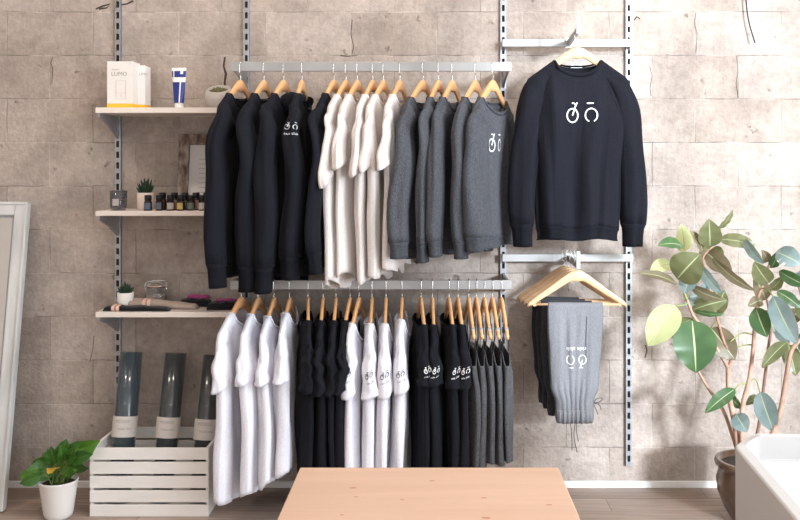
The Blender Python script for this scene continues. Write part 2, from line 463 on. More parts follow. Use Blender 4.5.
def bike_logo(s=1.0, w=.0048):
    """one-line bicycle: front wheel with fork and bars, rear wheel with saddle; about 0.13 wide"""
    w /= s
    def el(c, a0, a1, n): return [(c + (x - c) * .84, y * 1.04) for x, y in arc2d((c, 0), .026, a0, a1, n)]
    parts = [stroke2d(el(-.036, 0, 345, 28), w, True),
             stroke2d(seg2d((-.036, 0), (-.022, .046)), w),
             stroke2d([(-.018, .052), (-.020, .046), (-.027, .044), (-.031, .049), (-.039, .049)], w * .9),
             stroke2d(el(.036, -66, 246, 26), w),
             stroke2d(seg2d((.020, .048), (.046, .048)), w)]
    V, Fc = merge2d(parts)
    return [(x * s, y * s) for x, y in V], Fc

_tc = {}
def text2d(txt, h, cx=0, cy=0):
    """text outline as a flat mesh, cap height h, centred at (cx,cy)"""
    if txt not in _tc:
        cu = bpy.data.curves.new('t', 'FONT'); cu.body = txt; cu.resolution_u = 2
        o = bpy.data.objects.new('t', cu); COL.objects.link(o)
        bpy.context.view_layer.update()
        me = bpy.data.meshes.new_from_object(o.evaluated_get(bpy.context.evaluated_depsgraph_get()))
        vs = [(v.co.x, v.co.y) for v in me.vertices]; fs = [tuple(p.vertices) for p in me.polygons]
        bpy.data.objects.remove(o); bpy.data.curves.remove(cu); bpy.data.meshes.remove(me)
        xs = [v[0] for v in vs]; x0 = (min(xs) + max(xs)) / 2
        _tc[txt] = ([(x - x0, y - .34) for x, y in vs], fs)
    vs, fs = _tc[txt]; s = h / .7
    return [(x * s + cx, y * s + cy) for x, y in vs], fs

def mark(name, v2f, fn, m, parent, label=None):
    vs, fs = v2f
    o = from_data(name, [fn(x, y) for x, y in vs], fs, m, parent, False)
    if label: o['label'] = label
    return o

def flat(origin, ex, ey):
    o, a, b = Vector(origin), Vector(ex), Vector(ey)
    return lambda x, y: o + a * x + b * y

# ================================================================== ROOM
def plane_box(name, lo, hi, m): return struct(boxes(name, [(lo, hi)], m))
XL, XR, YF, ZC = -3.6, 2.45, -6.8, 3.3
plane_box('floor', (XL, YF, -.05), (XR, .1, 0), M['floor'])
plane_box('ceiling', (XL, YF, ZC), (XR, .1, ZC + .05), M['white_wall'])
plane_box('wall_back', (XL, 0, 0), (XR, .1, ZC), M['block'])
plane_box('wall_left', (XL - .1, YF, 0), (XL, .1, ZC), M['tan_plaster'])
# side wall with a tall opening; light enters here
WY0, WY1, WZ0, WZ1 = -4.8, -1.35, .25, 3.25
struct(boxes('wall_right', [((XR, WY1, 0), (XR + .12, .1, ZC)), ((XR, YF, 0), (XR + .12, WY0, ZC)),
                            ((XR, WY0, 0), (XR + .12, WY1, WZ0)), ((XR, WY0, WZ1), (XR + .12, WY1, ZC))], M['white_wall']))
fr = [((XR + .03, WY0, WZ0), (XR + .09, WY1, WZ0 + .05)), ((XR + .03, WY0, WZ1 - .05), (XR + .09, WY1, WZ1))]
fr.append(((XR + .03, WY0, 2.26), (XR + .09, WY1, 2.31)))
for y in (WY0, WY0 + 1.15, WY0 + 2.3, WY1 - .05): fr.append(((XR + .03, y, WZ0), (XR + .09, y + .05, WZ1)))
w1 = struct(boxes('window_1', fr, M['trim']))
# shop front with three openings behind the camera
ops = [(-3.0, -1.2), (-.9, .9), (1.1, 2.2)]
bl = [((XL, YF - .12, 0), (XR, YF, .4)), ((XL, YF - .12, 2.8), (XR, YF, ZC))]
xs = [XL] + [v for o_ in ops for v in o_] + [XR]
for i in range(0, len(xs), 2): bl.append(((xs[i], YF - .12, .4), (xs[i + 1], YF, 2.8)))
struct(boxes('wall_front', bl, M['tan_plaster']))
for i, (a, b_) in enumerate(ops):
    struct(boxes('window_%d' % (i + 2), [((a, YF - .08, .4), (a + .05, YF - .03, 2.8)), ((b_ - .05, YF - .08, .4), (b_, YF - .03, 2.8)),
                               ((a, YF - .08, .4), (b_, YF - .03, .45)), ((a, YF - .08, 2.75), (b_, YF - .03, 2.8))], M['trim']))
# unseen wall added across the street to block low sun from the front windows
plane_box('wall_sun_block', (-12, -12.6, 0), (5.3, -12, 7), M['tan_plaster'])
struct(boxes('baseboard_back', [((XL, -.012, 0), (XR, 0, .032))], M['trim'], bevel=.003))

# open joints and cracks in the block wall
for q, wd in (([(225, 57), (223.5, 66), (226, 74), (224.5, 82), (225, 93)], .010), ([(96, 9), (103, 6), (110, 4), (107, 8), (99, 9)], .008), ([(120, 5), (127, 4), (133, 1)], .008),
              ([(52, 57), (51, 63), (53, 69), (52, 84)], .003), ([(650, 66), (652, 76), (650, 88), (651, 96)], .003), ([(736.5, 56), (738, 72), (736, 84), (738, 98)], .0025),
              ([(696, 13), (694, 22), (697, 34), (696, 52)], .002), ([(352, 20), (351, 34), (354, 47), (352, 54)], .004), ([(634, 20), (637, 17), (640, 19)], .006),
              ([(340, 55.5), (348, 56.5), (358, 55)], .0035), ([(645, 358), (647, 350), (645.5, 345)], .006), ([(94, 336), (93, 348), (90, 362)], .003)):
    v2, f2 = stroke2d([(P(a, b_, 0).x, P(a, b_, 0).z) for a, b_ in q], wd)
    v2 = [(x + .003 * noise.noise(Vector((x * 90, z * 90, 1))), -.0006, z + .003 * noise.noise(Vector((x * 90, z * 90, 7)))) for x, z in v2]
    struct(from_data('wall_crack', v2, f2, M['crack'], None, False))
# a dark open joint, chips in the block wall are in the material; the hanging cable:
c = tube('hanging_cable', smooth_path([P(744, -40, .02), P(746, 0, .02), P(749, 22, .025), P(755, 43, .03)], 6), .0035, M['cable'])
tag(c, 'black cable dangling down the pale block wall above the rubber plant', 'cable')

# ================================================================== UPRIGHTS, RAILS, SHELVES
UPX = [-1.46, -.861, .337, .922]
UPL = ['slotted steel upright carrying one end of the three shelves',
       'slotted steel upright where the shelves meet the clothes rails',
       'slotted steel upright between the long clothes rails and the display sweatshirt',
       'slotted steel upright beside the rubber plant']
def upright(X, z0, z1, label):
    t = thing('slotted_upright', label, 'shelf upright', (X, 0, z0), 0, 'slotted wall uprights')
    H = z1 - z0; w, dp = .0135, .018
    bm = bmesh.new()
    bx(bm, (-w, -dp, 0), (-.0065, 0, H)); bx(bm, (.0065, -dp, 0), (w, 0, H))
    k = 0
    while k * .05 < H - .03:
        z = k * .05; bx(bm, (-.0065, -dp, z), (.0065, -dp + .002, z + .021)); k += 1
    from_bm('channel', bm, M['steel'], t)
    boxes('slot_backing', [((-.0066, -.004, 0), (.0066, -.001, H))], M['slot'], t)
    return t
upright(UPX[0], .22, 2.6, UPL[0]); upright(UPX[1], .22, 2.6, UPL[1]); upright(UPX[2], .104, 2.6, UPL[2]); upright(UPX[3], .104, 2.6, UPL[3])

def bracket_poly(dp, zt, zf, zb):
    """side outline in (y,z): top at zt, front drop zf, back drop zb"""
    return [(-.018, zt), (-dp, zt), (-dp, zt - zf), (-dp * .55, zt - zf - (zb - zf) * .35), (-.018, zt - zb)]

def clothes_rail(ztop, label):
    t = thing('clothes_rail', label, 'clothes rail', (0, 0, ztop), 0, 'long clothes rails')
    boxes('bar', [((UPX[1] - .012, -.306, -.041), (UPX[2] + .012, -.294, 0))], M['rail_steel'], t, .002)
    for X in (UPX[1], UPX[2]):
        prism('bracket', bracket_poly(.294, -.003, .034, .085), 'x', X - .004, X + .004, M['rail_steel'], t)
    return t
Z1 = 1.48 - (62 - 171) * 4.0 / F
Z2 = 1.48 - (280 - 171) * 4.0 / F
clothes_rail(Z1, 'long steel clothes rail, the upper one, holding sweatshirts and oatmeal tees')
clothes_rail(Z2, 'long steel clothes rail, the lower one, holding tees and tank tops')

def cross_rail(ztop, label):
    t = thing('cross_rail', label, 'cross rail', (0, 0, ztop), 0, 'short cross rails')
    boxes('bar', [((UPX[2] - .008, -.062, -.036), (UPX[3] + .012, -.05, 0))], M['rail_steel'], t, .002)
    for X in (UPX[2], UPX[3]):
        prism('bracket', bracket_poly(.05, -.003, .03, .045), 'x', X - .004, X + .004, M['rail_steel'], t)
Z3 = 1.48 - (39 - 171) * 4.24 / F
Z4 = 1.48 - (254 - 171) * 4.24 / F
cross_rail(Z3, 'short steel cross rail behind the display sweatshirt hanger')
cross_rail(Z4, 'short steel cross rail above the grey joggers')
FX = .635
def faceout(ztop, label, reach, rise):
    t = thing('faceout_arm', label, 'display arm', (FX, -.062, ztop), 0, 'display arms')
    bm = bmesh.new()
    vs = [(-.006, 0), (.006, 0)]
    # sloping strip with square section, mounting hook and upturned tip plate
    import mathutils
    L_ = reach
    m_ = Matrix.Shear('XY', 4, (0, 0)) if False else None
    for lo, hi in [((-.016, -.006, -.042), (.016, .0, .006))]: bx(bm, lo, hi)
    from_bm('mounting_plate', bm, M['rail_steel'], t)
    prism('arm', [(0, -.006), (0, -.034), (-L_, rise - .024), (-L_, rise)], 'x', -.007, .007, M['rail_steel'], t, .0015)
    boxes('end_tip', [((-.009, -L_ - .006, rise - .03), (.009, -L_, rise + .05))], M['rail_steel'], t, .002)
    return t
faceout(Z3, 'steel display arm holding the black sweatshirt hanger', .27, .012)
faceout(Z4, 'steel display arm holding the jogger hangers', .27, -.012)

def shelf(ztop, label, thick=.024):
    t = thing('wall_shelf', label, 'shelf', (0, 0, ztop), 0, 'wall shelves')
    boxes('board', [((UPX[0] - .012, -.27, -thick), (UPX[1] + .012, -.02, 0))], M['shelf'], t, .002)
    for X in (UPX[0], UPX[1]):
        o = prism('bracket', bracket_poly(.262, -thick, .018, .105), 'x', X - .005, X + .005, M['grey_metal'], t)
    return t
DS = D - .27
def shz(py): return 1.48 - (py - 171) * DS / F
S1, S2, S3 = shz(107.5), shz(211), shz(312)
shelf(S1, 'pale wooden wall shelf, the top one, holding two white cartons')
shelf(S2, 'pale wooden wall shelf, the middle one, holding small oil bottles', .022)
shelf(S3, 'pale wooden wall shelf, the lowest one, holding folded headbands')

# ================================================================== HANGERS
def h_top(u): return -.80 * (math.sqrt(u * u + .030 ** 2) - .030) + .006 * sstep(.1, .215, abs(u))
def hanger_mesh(HW):
    vs, fs = [], []; n = 40; th = .0065
    for i in range(n + 1):
        u = -HW + 2 * HW * i / n
        h = .040 - .014 * sstep(.02, .2, abs(u))
        if abs(u) > HW - .012: h *= .75
        zt = h_top(u); zb = zt - h - (.012 * (1 - sstep(0, .03, abs(u))))
        y0 = 0
        for (yy, zz) in ((-th * .5, zt), (th * .5, zt), (th, zt - .004), (th, zb + .004), (th * .5, zb), (-th * .5, zb), (-th, zb + .004), (-th, zt - .004)):
            vs.append((u, yy + y0, zz))
    for i in range(n):
        for k in range(8):
            fs.append((i * 8 + k, i * 8 + (k + 1) % 8, i * 8 + 8 + (k + 1) % 8, i * 8 + 8 + k))
    fs.append(tuple(range(8))[::-1]); fs.append(tuple(n * 8 + k for k in range(8)))
    me = bpy.data.meshes.new('hanger_body'); me.from_pydata(vs, [], fs)
    me.polygons.foreach_set('use_smooth', [True] * len(me.polygons)); return me
def hook_mesh(rise=.078, over=.006, hh=.02):
    """wire from the wood up, then over a bar whose top is `rise` above the wood"""
    r = .011
    pts = [(0, 0, -.01), (0, 0, rise - .055)]
    # hook bends in the local y direction? it hangs over a bar running along local y => loop lies in local x-z
    c = (0, 0, rise + .002 - r)
    loop = [(r, 0, rise - .052), (r, 0, rise - .012)] + [(r * math.cos(R(a)), 0, rise - .012 + (r + .002) * math.sin(R(a))) for a in range(20, 181, 20)] + [(-r, 0, rise - .035)]
    pts = smooth_path(pts + loop, 3)
    vs, fs = [], []; add_tube(vs, fs, pts, .0016, 6)
    me = bpy.data.meshes.new('hook'); me.from_pydata([tuple(v) for v in vs], [], fs)
    me.polygons.foreach_set('use_smooth', [True] * len(me.polygons)); return me
HB, HH = hanger_mesh(.198), hook_mesh()
HB2 = hanger_mesh(.215); HB.materials.append(M['hanger']); HB2.materials.append(M['hanger_pale']); HH.materials.append(M['chrome'])
def hanger(loc, rz, label, group, pale=False, cat='hanger'):
    t = thing('wooden_hanger', label, cat, loc, rz, group)
    a = bpy.data.objects.new('hanger_body', HB2 if pale else HB); COL.objects.link(a); a.parent = t
    b = bpy.data.objects.new('hook', HH); COL.objects.link(b); b.parent = t
    return t

# ================================================================== GARMENTS
class Body:
    def __init__(s, **k):
        d = dict(Wsh=.216, neck=.105, df=.070, db=.018, L=.8, th=.045, A=.010, Wc=.235, Wh=.225, seed=0, hemv=.010, top=.010, tank=False, lift=.005)
        d.update(k); s.__dict__.update(d)
    def W(s, z):
        return lerp_tab([(-s.L, s.Wh), (-s.L * .6, (s.Wh + s.Wc) / 2), (-.30, s.Wc), (-.13, s.Wsh)], z)
    def ztop(s, c, side):
        ux = abs(c) * s.Wsh
        if ux < s.neck:
            q = math.sqrt(max(0, 1 - (ux / s.neck) ** 2)); dip = s.df if side > 0 else s.db
            return h_top(s.neck) + s.lift - dip * q
        z = h_top(ux) + s.lift
        return z - .03 * sstep(.93, 1, abs(c))
    def pt(s, c, side, t, extra=0):
        """c -1..1 across, side +1 front / -1 back, t 0 top .. 1 hem"""
        zt = s.ztop(c, side); ux = abs(c) * s.Wsh
        zh = -s.L + s.hemv * noise.noise(Vector((c * 1.4 + s.seed, side * .4, 3.1 + s.seed))) * 2
        z = zt + (zh - zt) * t
        q = math.sqrt(max(0, 1 - (ux / s.neck) ** 2)) if ux < s.neck else 0
        yt = s.top + .022 * q
        T = s.th * (1 - abs(c) ** 3) ** .5 + .004
        T *= 1 + .35 * noise.noise(Vector((c * 2.0, z * 3, s.seed + side * 5.3)))
        g = sstep(0, .32, t + .0)
        y = side * (yt * (1 - g) + T * g)
        w = s.A * (noise.noise(Vector((c * 3.1 + s.seed * 1.0, z * 1.6, s.seed))) * 1.7 + .55 * noise.noise(Vector((c * 9.0, z * 1.3 + s.seed, side * .8 + s.seed * 3))) + .22 * noise.noise(Vector((c * 7, z * 5, s.seed * 2))))
        y += w * sstep(0, .25, t) * (1 + .6 * t)
        u = c * s.W(z) + .010 * noise.noise(Vector((z * 5, s.seed, c))) * sstep(0, .3, t)
        return Vector((u, y + side * extra, z))
    def make(s, name, m, parent, t0=0, t1=1, rows=34, squeeze=0, N=36, close=True):
        vs, fs = [], []; K = 2 * (N + 1)
        cs = [math.sin(PI / 2 * (-1 + 2 * i / N)) * .985 + 0 for i in range(N + 1)]
        nk = s.neck / s.Wsh
        if nk < .98 and close:
            for sg_ in (-1, 1):
                kk = min(range(N + 1), key=lambda q_: abs(cs[q_] - sg_ * nk)); cs[kk] = sg_ * nk
        cols = [(c_, 1) for c_ in cs] + [(c_, -1) for c_ in reversed(cs)]
        for j in range(rows + 1):
            t = t0 + (t1 - t0) * j / rows
            for c_, sd in cols:
                p = s.pt(c_, sd, t)
                if squeeze:
                    q = squeeze * sstep(0, .3, j / rows) * (1 - .5 * sstep(.8, 1, j / rows)); p.x *= 1 - q * .35; p.y *= 1 - q
                vs.append(p)
        for j in range(rows):
            for k in range(K):
                k2 = (k + 1) % K; fs.append((j * K + k, j * K + k2, (j + 1) * K + k2, (j + 1) * K + k))
        if close and t0 == 0:
            for i in range(N):
                if min(abs(cs[i]), abs(cs[i + 1])) * s.Wsh >= s.neck - .004:
                    fs.append((i, K - 1 - i, K - 2 - i, i + 1))
        o = from_data(name, vs, fs, m, parent, True)
        md = o.modifiers.new('thick', 'SOLIDIFY'); md.thickness = .003; md.offset = -1
        return o
    def neckband(s, m, parent, w=.008, name='neckband'):
        pts = []
        for side in (1, -1):
            for i in range(15):
                a = -1 + 2 * i / 14 if side > 0 else 1 - 2 * i / 14
                c_ = a * s.neck / s.Wsh * .999
                p = s.pt(c_, side, 0); pts.append(p + Vector((0, side * .002 * (1 - a * a), .002)))
        vs, fs = [], []; n = len(pts)
        C_ = Vector((0, 0, h_top(s.neck) - .006))
        for p in pts:
            dv = (C_ - p).normalized()
            ww = w * (.25 + .75 * min(1, abs(p.y) / (s.top + .016)))
            for q in (0, .5, 1): vs.append(p + dv * (ww * 2 * q) + Vector((0, (.003 if p.y > 0 else -.003) * math.sin(PI * q), 0)))
        for i in range(n):
            for k in range(2): fs.append((i * 3 + k, i * 3 + k + 1, ((i + 1) % n) * 3 + k + 1, ((i + 1) % n) * 3 + k))
        o = from_data(name, vs, fs, m, parent, True)
        md = o.modifiers.new('thick', 'SOLIDIFY'); md.thickness = .004; md.offset = 0
        return o
    def front_map(s, cx, z0, rot=0, side=1, off=.004):
        def f(x, y):
            if rot: x, y = -x, -y
            z = z0 + y; c_ = 0
            for _ in range(3):
                t = (z - s.ztop(c_, side)) / (-s.L - s.ztop(c_, side)); c_ = (cx - x) / s.W(z)
            t = (z - s.ztop(c_, side)) / (-s.L - s.ztop(c_, side))
            p = s.pt(c_, side, t); p.y += off * side
            return p
        return f

class Sleeve:
    slant = 0
    """hanging tube; sgn +1 = near end (+x). path tab of (x,z), radii along x and y"""
    def __init__(s, sgn, path, ru, ry, seed=0, A=.006, crumple=0):
        s.sgn, s.seed, s.A, s.cr = sgn, seed, A, crumple
        s.p = smooth_path([(x, 0, z) for x, z in path], 8); s.ru, s.ry = ru, ry
        s.n = len(s.p) - 1
    def pt(s, t, a, extra=0):
        t0_ = t; t = t * (1 - s.slant * (.5 - .5 * math.cos(a)) - s.slant * .25 * math.sin(a)) if s.slant else t
        f = max(0, min(1, t)) * s.n; i = min(int(f), s.n - 1); p = s.p[i].lerp(s.p[i + 1], f - i)
        tan = (s.p[min(i + 2, s.n)] - s.p[max(i - 1, 0)]).normalized()
        nx = Vector((-tan.z, 0, tan.x))
        ru = lerp_tab(s.ru, t); ry = lerp_tab(s.ry, t)
        ca, sa = math.cos(a), math.sin(a)
        v = Vector((ca, sa, t * 3 + s.seed * 5))
        q = 1 + .24 * noise.noise(v * 1.3) + .30 * noise.noise(Vector((ca * 2.8, sa * 2.8, t * 1.6 + s.seed * 1.7)))
        w = s.A * (noise.noise(Vector((t * 4 + s.seed, 1, s.seed))) * 2 + s.cr * noise.noise(Vector((t * 13, ca * 1.2, s.seed + 9))))
        o = nx * (ru * q * ca + extra * ca) + Vector((0, 1, 0)) * (ry * q * sa + extra * sa + w * sstep(0, .3, t))
        r = p + o
        if s.cr: r.x += s.A * s.cr * noise.noise(Vector((t * 11, sa * 2 + 4, s.seed))); r.z += s.A * s.cr * .7 * noise.noise(Vector((t * 9, ca * 2, s.seed + 3)))
        return Vector((r.x * s.sgn, r.y, r.z))
    def make(s, name, m, parent, t0=0, t1=1, rows=30, K=22, squeeze=0, capend=False):
        vs, fs = [], []
        for j in range(rows + 1):
            t = t0 + (t1 - t0) * j / rows
            c = sum((s.pt(t, 2 * PI * k / K) for k in range(K)), Vector()) / K
            for k in range(K):
                p = s.pt(t, 2 * PI * k / K)
                if squeeze: p = c + (p - c) * (1 - squeeze * sstep(0, .25, j / rows))
                vs.append(p)
        for j in range(rows):
            for k in range(K):
                k2 = (k + 1) % K; fs.append((j * K + k, j * K + k2, (j + 1) * K + k2, (j + 1) * K + k))
        if t0 == 0: fs.append(tuple(range(K)))
        o = from_data(name, vs, fs, m, parent, True)
        md = o.modifiers.new('thick', 'SOLIDIFY'); md.thickness = .003; md.offset = -1
        return o
    def map(s, a0, t0, length, rot=0, off=.003):
        """mark coordinates: x around the tube (metres), y up the sleeve"""
        def f(x, y):
            if rot: x, y = -x, -y
            t = t0 - y / length
            ru, ry = lerp_tab(s.ru, t), lerp_tab(s.ry, t)
            # walk arc length round the ellipse
            a = a0; d = abs(x); n = 24; sg = 1 if x > 0 else -1
            while d > 0:
                sp = math.hypot(ru * math.sin(a), ry * math.cos(a)); st = min(d, .002)
                a += sg * st / max(sp, .004); d -= st
            return s.pt(t, a, off)
        return f

LONG_RU = [(0, .015), (.08, .030), (.18, .046), (.32, .060), (.6, .066), (.88, .064), (1, .054)]
LONG_RY = [(0, .25), (.10, .42), (.25, .66), (.5, .92), (.85, 1.12), (1, 1.0)]
def long_path(L, spread=0):
    return [(.115, -.125), (.160, -.158), (.190, -.215), (.206 + spread * .4, -.34), (.212 + spread, -.56), (.212 + spread, -L)]

def sweatshirt(name, loc, rz, label, cat, group, m, mr, L, Lc, th=.036, seed=0, ry=.034, hood=False, spread=0, ruk=1.0, body_kw={}, cuff_label=None):
    t = thing(name, label, cat, loc, rz, group)
    b = Body(L=L, th=th, seed=seed, **body_kw)
    frac = .06 / L
    b.make('body', m, t, 0, 1 - frac, 34)
    b.make('hem_band', mr, t, 1 - frac, 1, 5, squeeze=.10)
    b.neckband(mr, t)
    sl = []
    for sg in (1, -1):
        S = Sleeve(sg, long_path(Lc, spread), [(a, r * ruk) for a, r in LONG_RU], [(a, ry * r) for a, r in LONG_RY], seed + sg * .37, .013)
        f = .055 / (Lc)
        S.make('sleeve', m, t, 0, 1 - f)
        S.make('cuff', mr, t, 1 - f, 1, 5, squeeze=.14)
        sl.append(S)
    if hood: hood_part(t, m, b, seed)
    return t, b, sl

def hood_part(t, m, b, seed):
    """hood folded down behind the neck and round its sides"""
    vs, fs = [], []; n, K = 28, 16
    for i in range(n + 1):
        a = R(-215 + 250 * i / n)          # round the neck, open at the front
        rr = .085
        c = Vector((rr * 1.25 * math.cos(a), .062 * math.sin(a) * 1.0 - .004, -.100 + .016 * math.sin(a)))
        ex = .26 + .74 * math.sin(PI * i / n) ** .6
        out = Vector((math.cos(a), math.sin(a) * .7, 0)).normalized()
        for k in range(K):
            b_ = 2 * PI * k / K
            q = 1 + .2 * noise.noise(Vector((i * .25, math.cos(b_), math.sin(b_) + seed)))
            vs.append(c + out * (.030 * ex * q * math.cos(b_)) + Vector((0, 0, .044 * ex * q * math.sin(b_) + .006)))
    for i in range(n):
        for k in range(K):
            fs.append((i * K + k, i * K + (k + 1) % K, (i + 1) * K + (k + 1) % K, (i + 1) * K + k))
    fs.append(tuple(range(K))[::-1]); fs.append(tuple(n * K + k for k in range(K)))
    from_data('hood', vs, fs, m, t, True)

def tee(name, loc, rz, label, cat, group, m, L, Ls, th=.03, seed=0, ry=.026, A=.009, crumple=1.0, neckd=.07, neck=.105, flare=1.0, su=1.0, body_kw={}):
    t = thing(name, label, cat, loc, rz, group)
    kw = dict(A=A, neck=neck, hemv=.022); kw.update(body_kw)
    b = Body(L=L, th=th, seed=seed, df=neckd, **kw)
    b.make('body', m, t)
    b.neckband(m, t, .005)
    sl = []
    for sg in (1, -1):
        S = Sleeve(sg, [(x_ * su, z_) for x_, z_ in ((.115, -.125), (.158, -.156), (.186, -.205), (.198, -.25), (.204, -(.25 + Ls) / 2 - .005), (.208, -Ls))],
                   [(0, .015), (.2, .032), (.45, .052 * flare), (1, .074 * flare)], [(0, ry * .25), (.3, ry * .55), (.65, ry * .95), (1, ry * 1.3)], seed + sg * .61, .007, crumple); S.slant = .16
        S.make('sleeve', m, t, 0, 1, 22)
        sl.append(S)
    return t, b, sl

def tank(name, loc, rz, label, cat, group, m, L, th, seed):
    """racer-cut tank: two shoulder straps, deep neck, open armholes, gathered skirt"""
    t = thing(name, label, cat, loc, rz, group)
    b = Body(L=L, th=th, seed=seed, Wsh=.15, neck=.15, df=.05, db=.03, Wc=.20, Wh=.225, A=.011, top=.004)
    # the body hangs below the straps: shift its top down
    zs = -.20
    b.ztop = lambda c, side: zs - (.035 if side > 0 else .01) * (1 - abs(c) ** 2) - .06 * sstep(.75, 1, abs(c))
    b.make('body', m, t, close=False)
    for sg in (1, -1):
        vs, fs = [], []
        for (u0, u1, y1, z1) in ((.150, .115, .012, zs - .01), (.150, .115, -.012, zs - .005)):
            pts = smooth_path([(sg * u0, y1 * .9, h_top(u0) + .004), (sg * (u0 + .004), y1, h_top(u0) - .05), (sg * u1 * 1.1, y1, z1)], 6)
            b0 = len(vs)
            for p in pts:
                for dx, dy in ((-.010, -.001), (.010, -.001), (.010, .001), (-.010, .001)): vs.append(p + Vector((dx, dy, 0)))
            for i in range(len(pts) - 1):
                for k in range(4): fs.append((b0 + i * 4 + k, b0 + i * 4 + (k + 1) % 4, b0 + i * 4 + 4 + (k + 1) % 4, b0 + i * 4 + 4 + k))
        from_data('strap', vs, fs, m, t, False)
        for u0 in (.150,):
            pass
    return t, b

def top_loc(px, d=.30): return ((px - VX) * (D - d) / F, -d, Z1 - .078)
def bot_loc(px, d=.30): return ((px - VX) * (D - d) / F, -d, Z2 - .074)
ORD = ['first', 'second', 'third', 'fourth', 'fifth', 'sixth', 'seventh', 'eighth', 'ninth', 'tenth', 'eleventh', 'twelfth', 'thirteenth',
       'fourteenth', 'fifteenth', 'sixteenth', 'seventeenth', 'eighteenth', 'nineteenth', 'twentieth', 'twenty-first']
def rot(yaw): return R(-90 - yaw)
def sleeve_print(S, t, a0, tt, length, s=.55, m='print', txt='ride club', rot_=0):
    v = bike_logo(s, .0010 + .0042 * s)
    x = text2d(txt, .016 * s / .6, 0, -.040 * s / .5)
    mark('sleeve_print', merge2d([v, x]), S.map(a0, tt, length, rot_, .008), M[m], t, None)

# ---- upper rail
UP = [  # px, yaw, kind, label, L(hem), Lc(cuff)
 (240.5, 13, 'bs', 'black crewneck sweatshirt, first on the upper rail, overlapping the oil bottle shelf', .84, .875),
 (264, 10, 'bs', 'black crewneck sweatshirt, second garment from the shelves on the upper rail', .83, .895),
 (283.8, 12, 'bs', 'black crewneck sweatshirt, third garment from the shelves on the upper rail', .84, .90),
 (302, 3, 'bh', 'black hooded sweatshirt with small white bicycle print on its sleeve', .83, .845),
 (334, 13, 'bs', 'black sweatshirt hanging directly before the oatmeal tees on the upper rail', .80, .82),
 (346, 14, 'ot', 'oatmeal long tee, first of the five, hanging against the black sweatshirt', .875, .47),
 (357.5, 14, 'ot', 'oatmeal long tee, second of the five on the upper rail', .84, .40),
 (372.8, 13, 'ot', 'oatmeal long tee in the middle of the five on the upper rail', .86, .43),
 (383.5, 15, 'ot', 'oatmeal long tee, fourth of the five on the upper rail', .83, .41),
 (400, 14, 'ot', 'oatmeal long tee next to the grey sweatshirts on the upper rail', .80, .40),
 (423, 22, 'gs', 'heather grey sweatshirt beside the oatmeal tees, first of the five grey ones', .76, .755),
 (438.6, 16, 'gs', 'heather grey sweatshirt, second of the five grey ones', .75, .775),
 (452.5, 19, 'gs', 'heather grey sweatshirt in the middle of the five grey ones', .74, .75),
 (475.5, 22, 'gs', 'heather grey sweatshirt, fourth of the five, just behind the printed one', .74, .76),
 (493, 26, 'gs', 'heather grey sweatshirt with white bicycle print, at the upright end of upper rail', .72, .73),
]
for i, (px, yaw, kind, label, L, Lc) in enumerate(UP):
    loc = top_loc(px); rz = rot(yaw)
    hanger(loc, rz, 'wooden hanger carrying the %s garment from the shelves on the upper rail' % ORD[i], 'hangers on the upper rail')
    if kind in ('bs', 'bh'):
        t, b, sl = sweatshirt('sweatshirt' if kind == 'bs' else 'hooded_sweatshirt', loc, rz, label, 'sweatshirt', 'black sweatshirts on the upper rail', M['black'], M['black_rib'], L, Lc,
                              seed=i * .35 + .3, spread=(.012, -.014, .004, -.02, .0)[i], body_kw=dict(neck=.118), hood=(kind == 'bh'), th=.036 if px != 334 else .02, ry=.036 if px != 334 else .022)
        if kind == 'bh': sleeve_print(sl[0], t, .30, .42, Lc, .50)
    elif kind == 'ot':
        t, b, sl = tee('long_tee', loc, rz, label, 't-shirt', 'oatmeal tees on the upper rail', M['oat'], L, Lc, th=.024, seed=i * .3, ry=.019, A=.013, crumple=.25, neck=.125)
    else:
        t, b, sl = sweatshirt('sweatshirt', loc, rz, label, 'sweatshirt', 'grey sweatshirts on the upper rail', M['heather'], M['heather_rib'], L, Lc,
                              th=.024, seed=i * .3, ry=(.033, .024, .026, .025, .034)[i - 10], ruk=.90, spread=(.03, -.01, .006, -.012, .012)[i - 10], body_kw=dict(neck=.142, df=.07))
        if i == 14:
            mark('chest_print', bike_logo(.95, .0055), b.front_map(.05, -.285), M['print'], t)

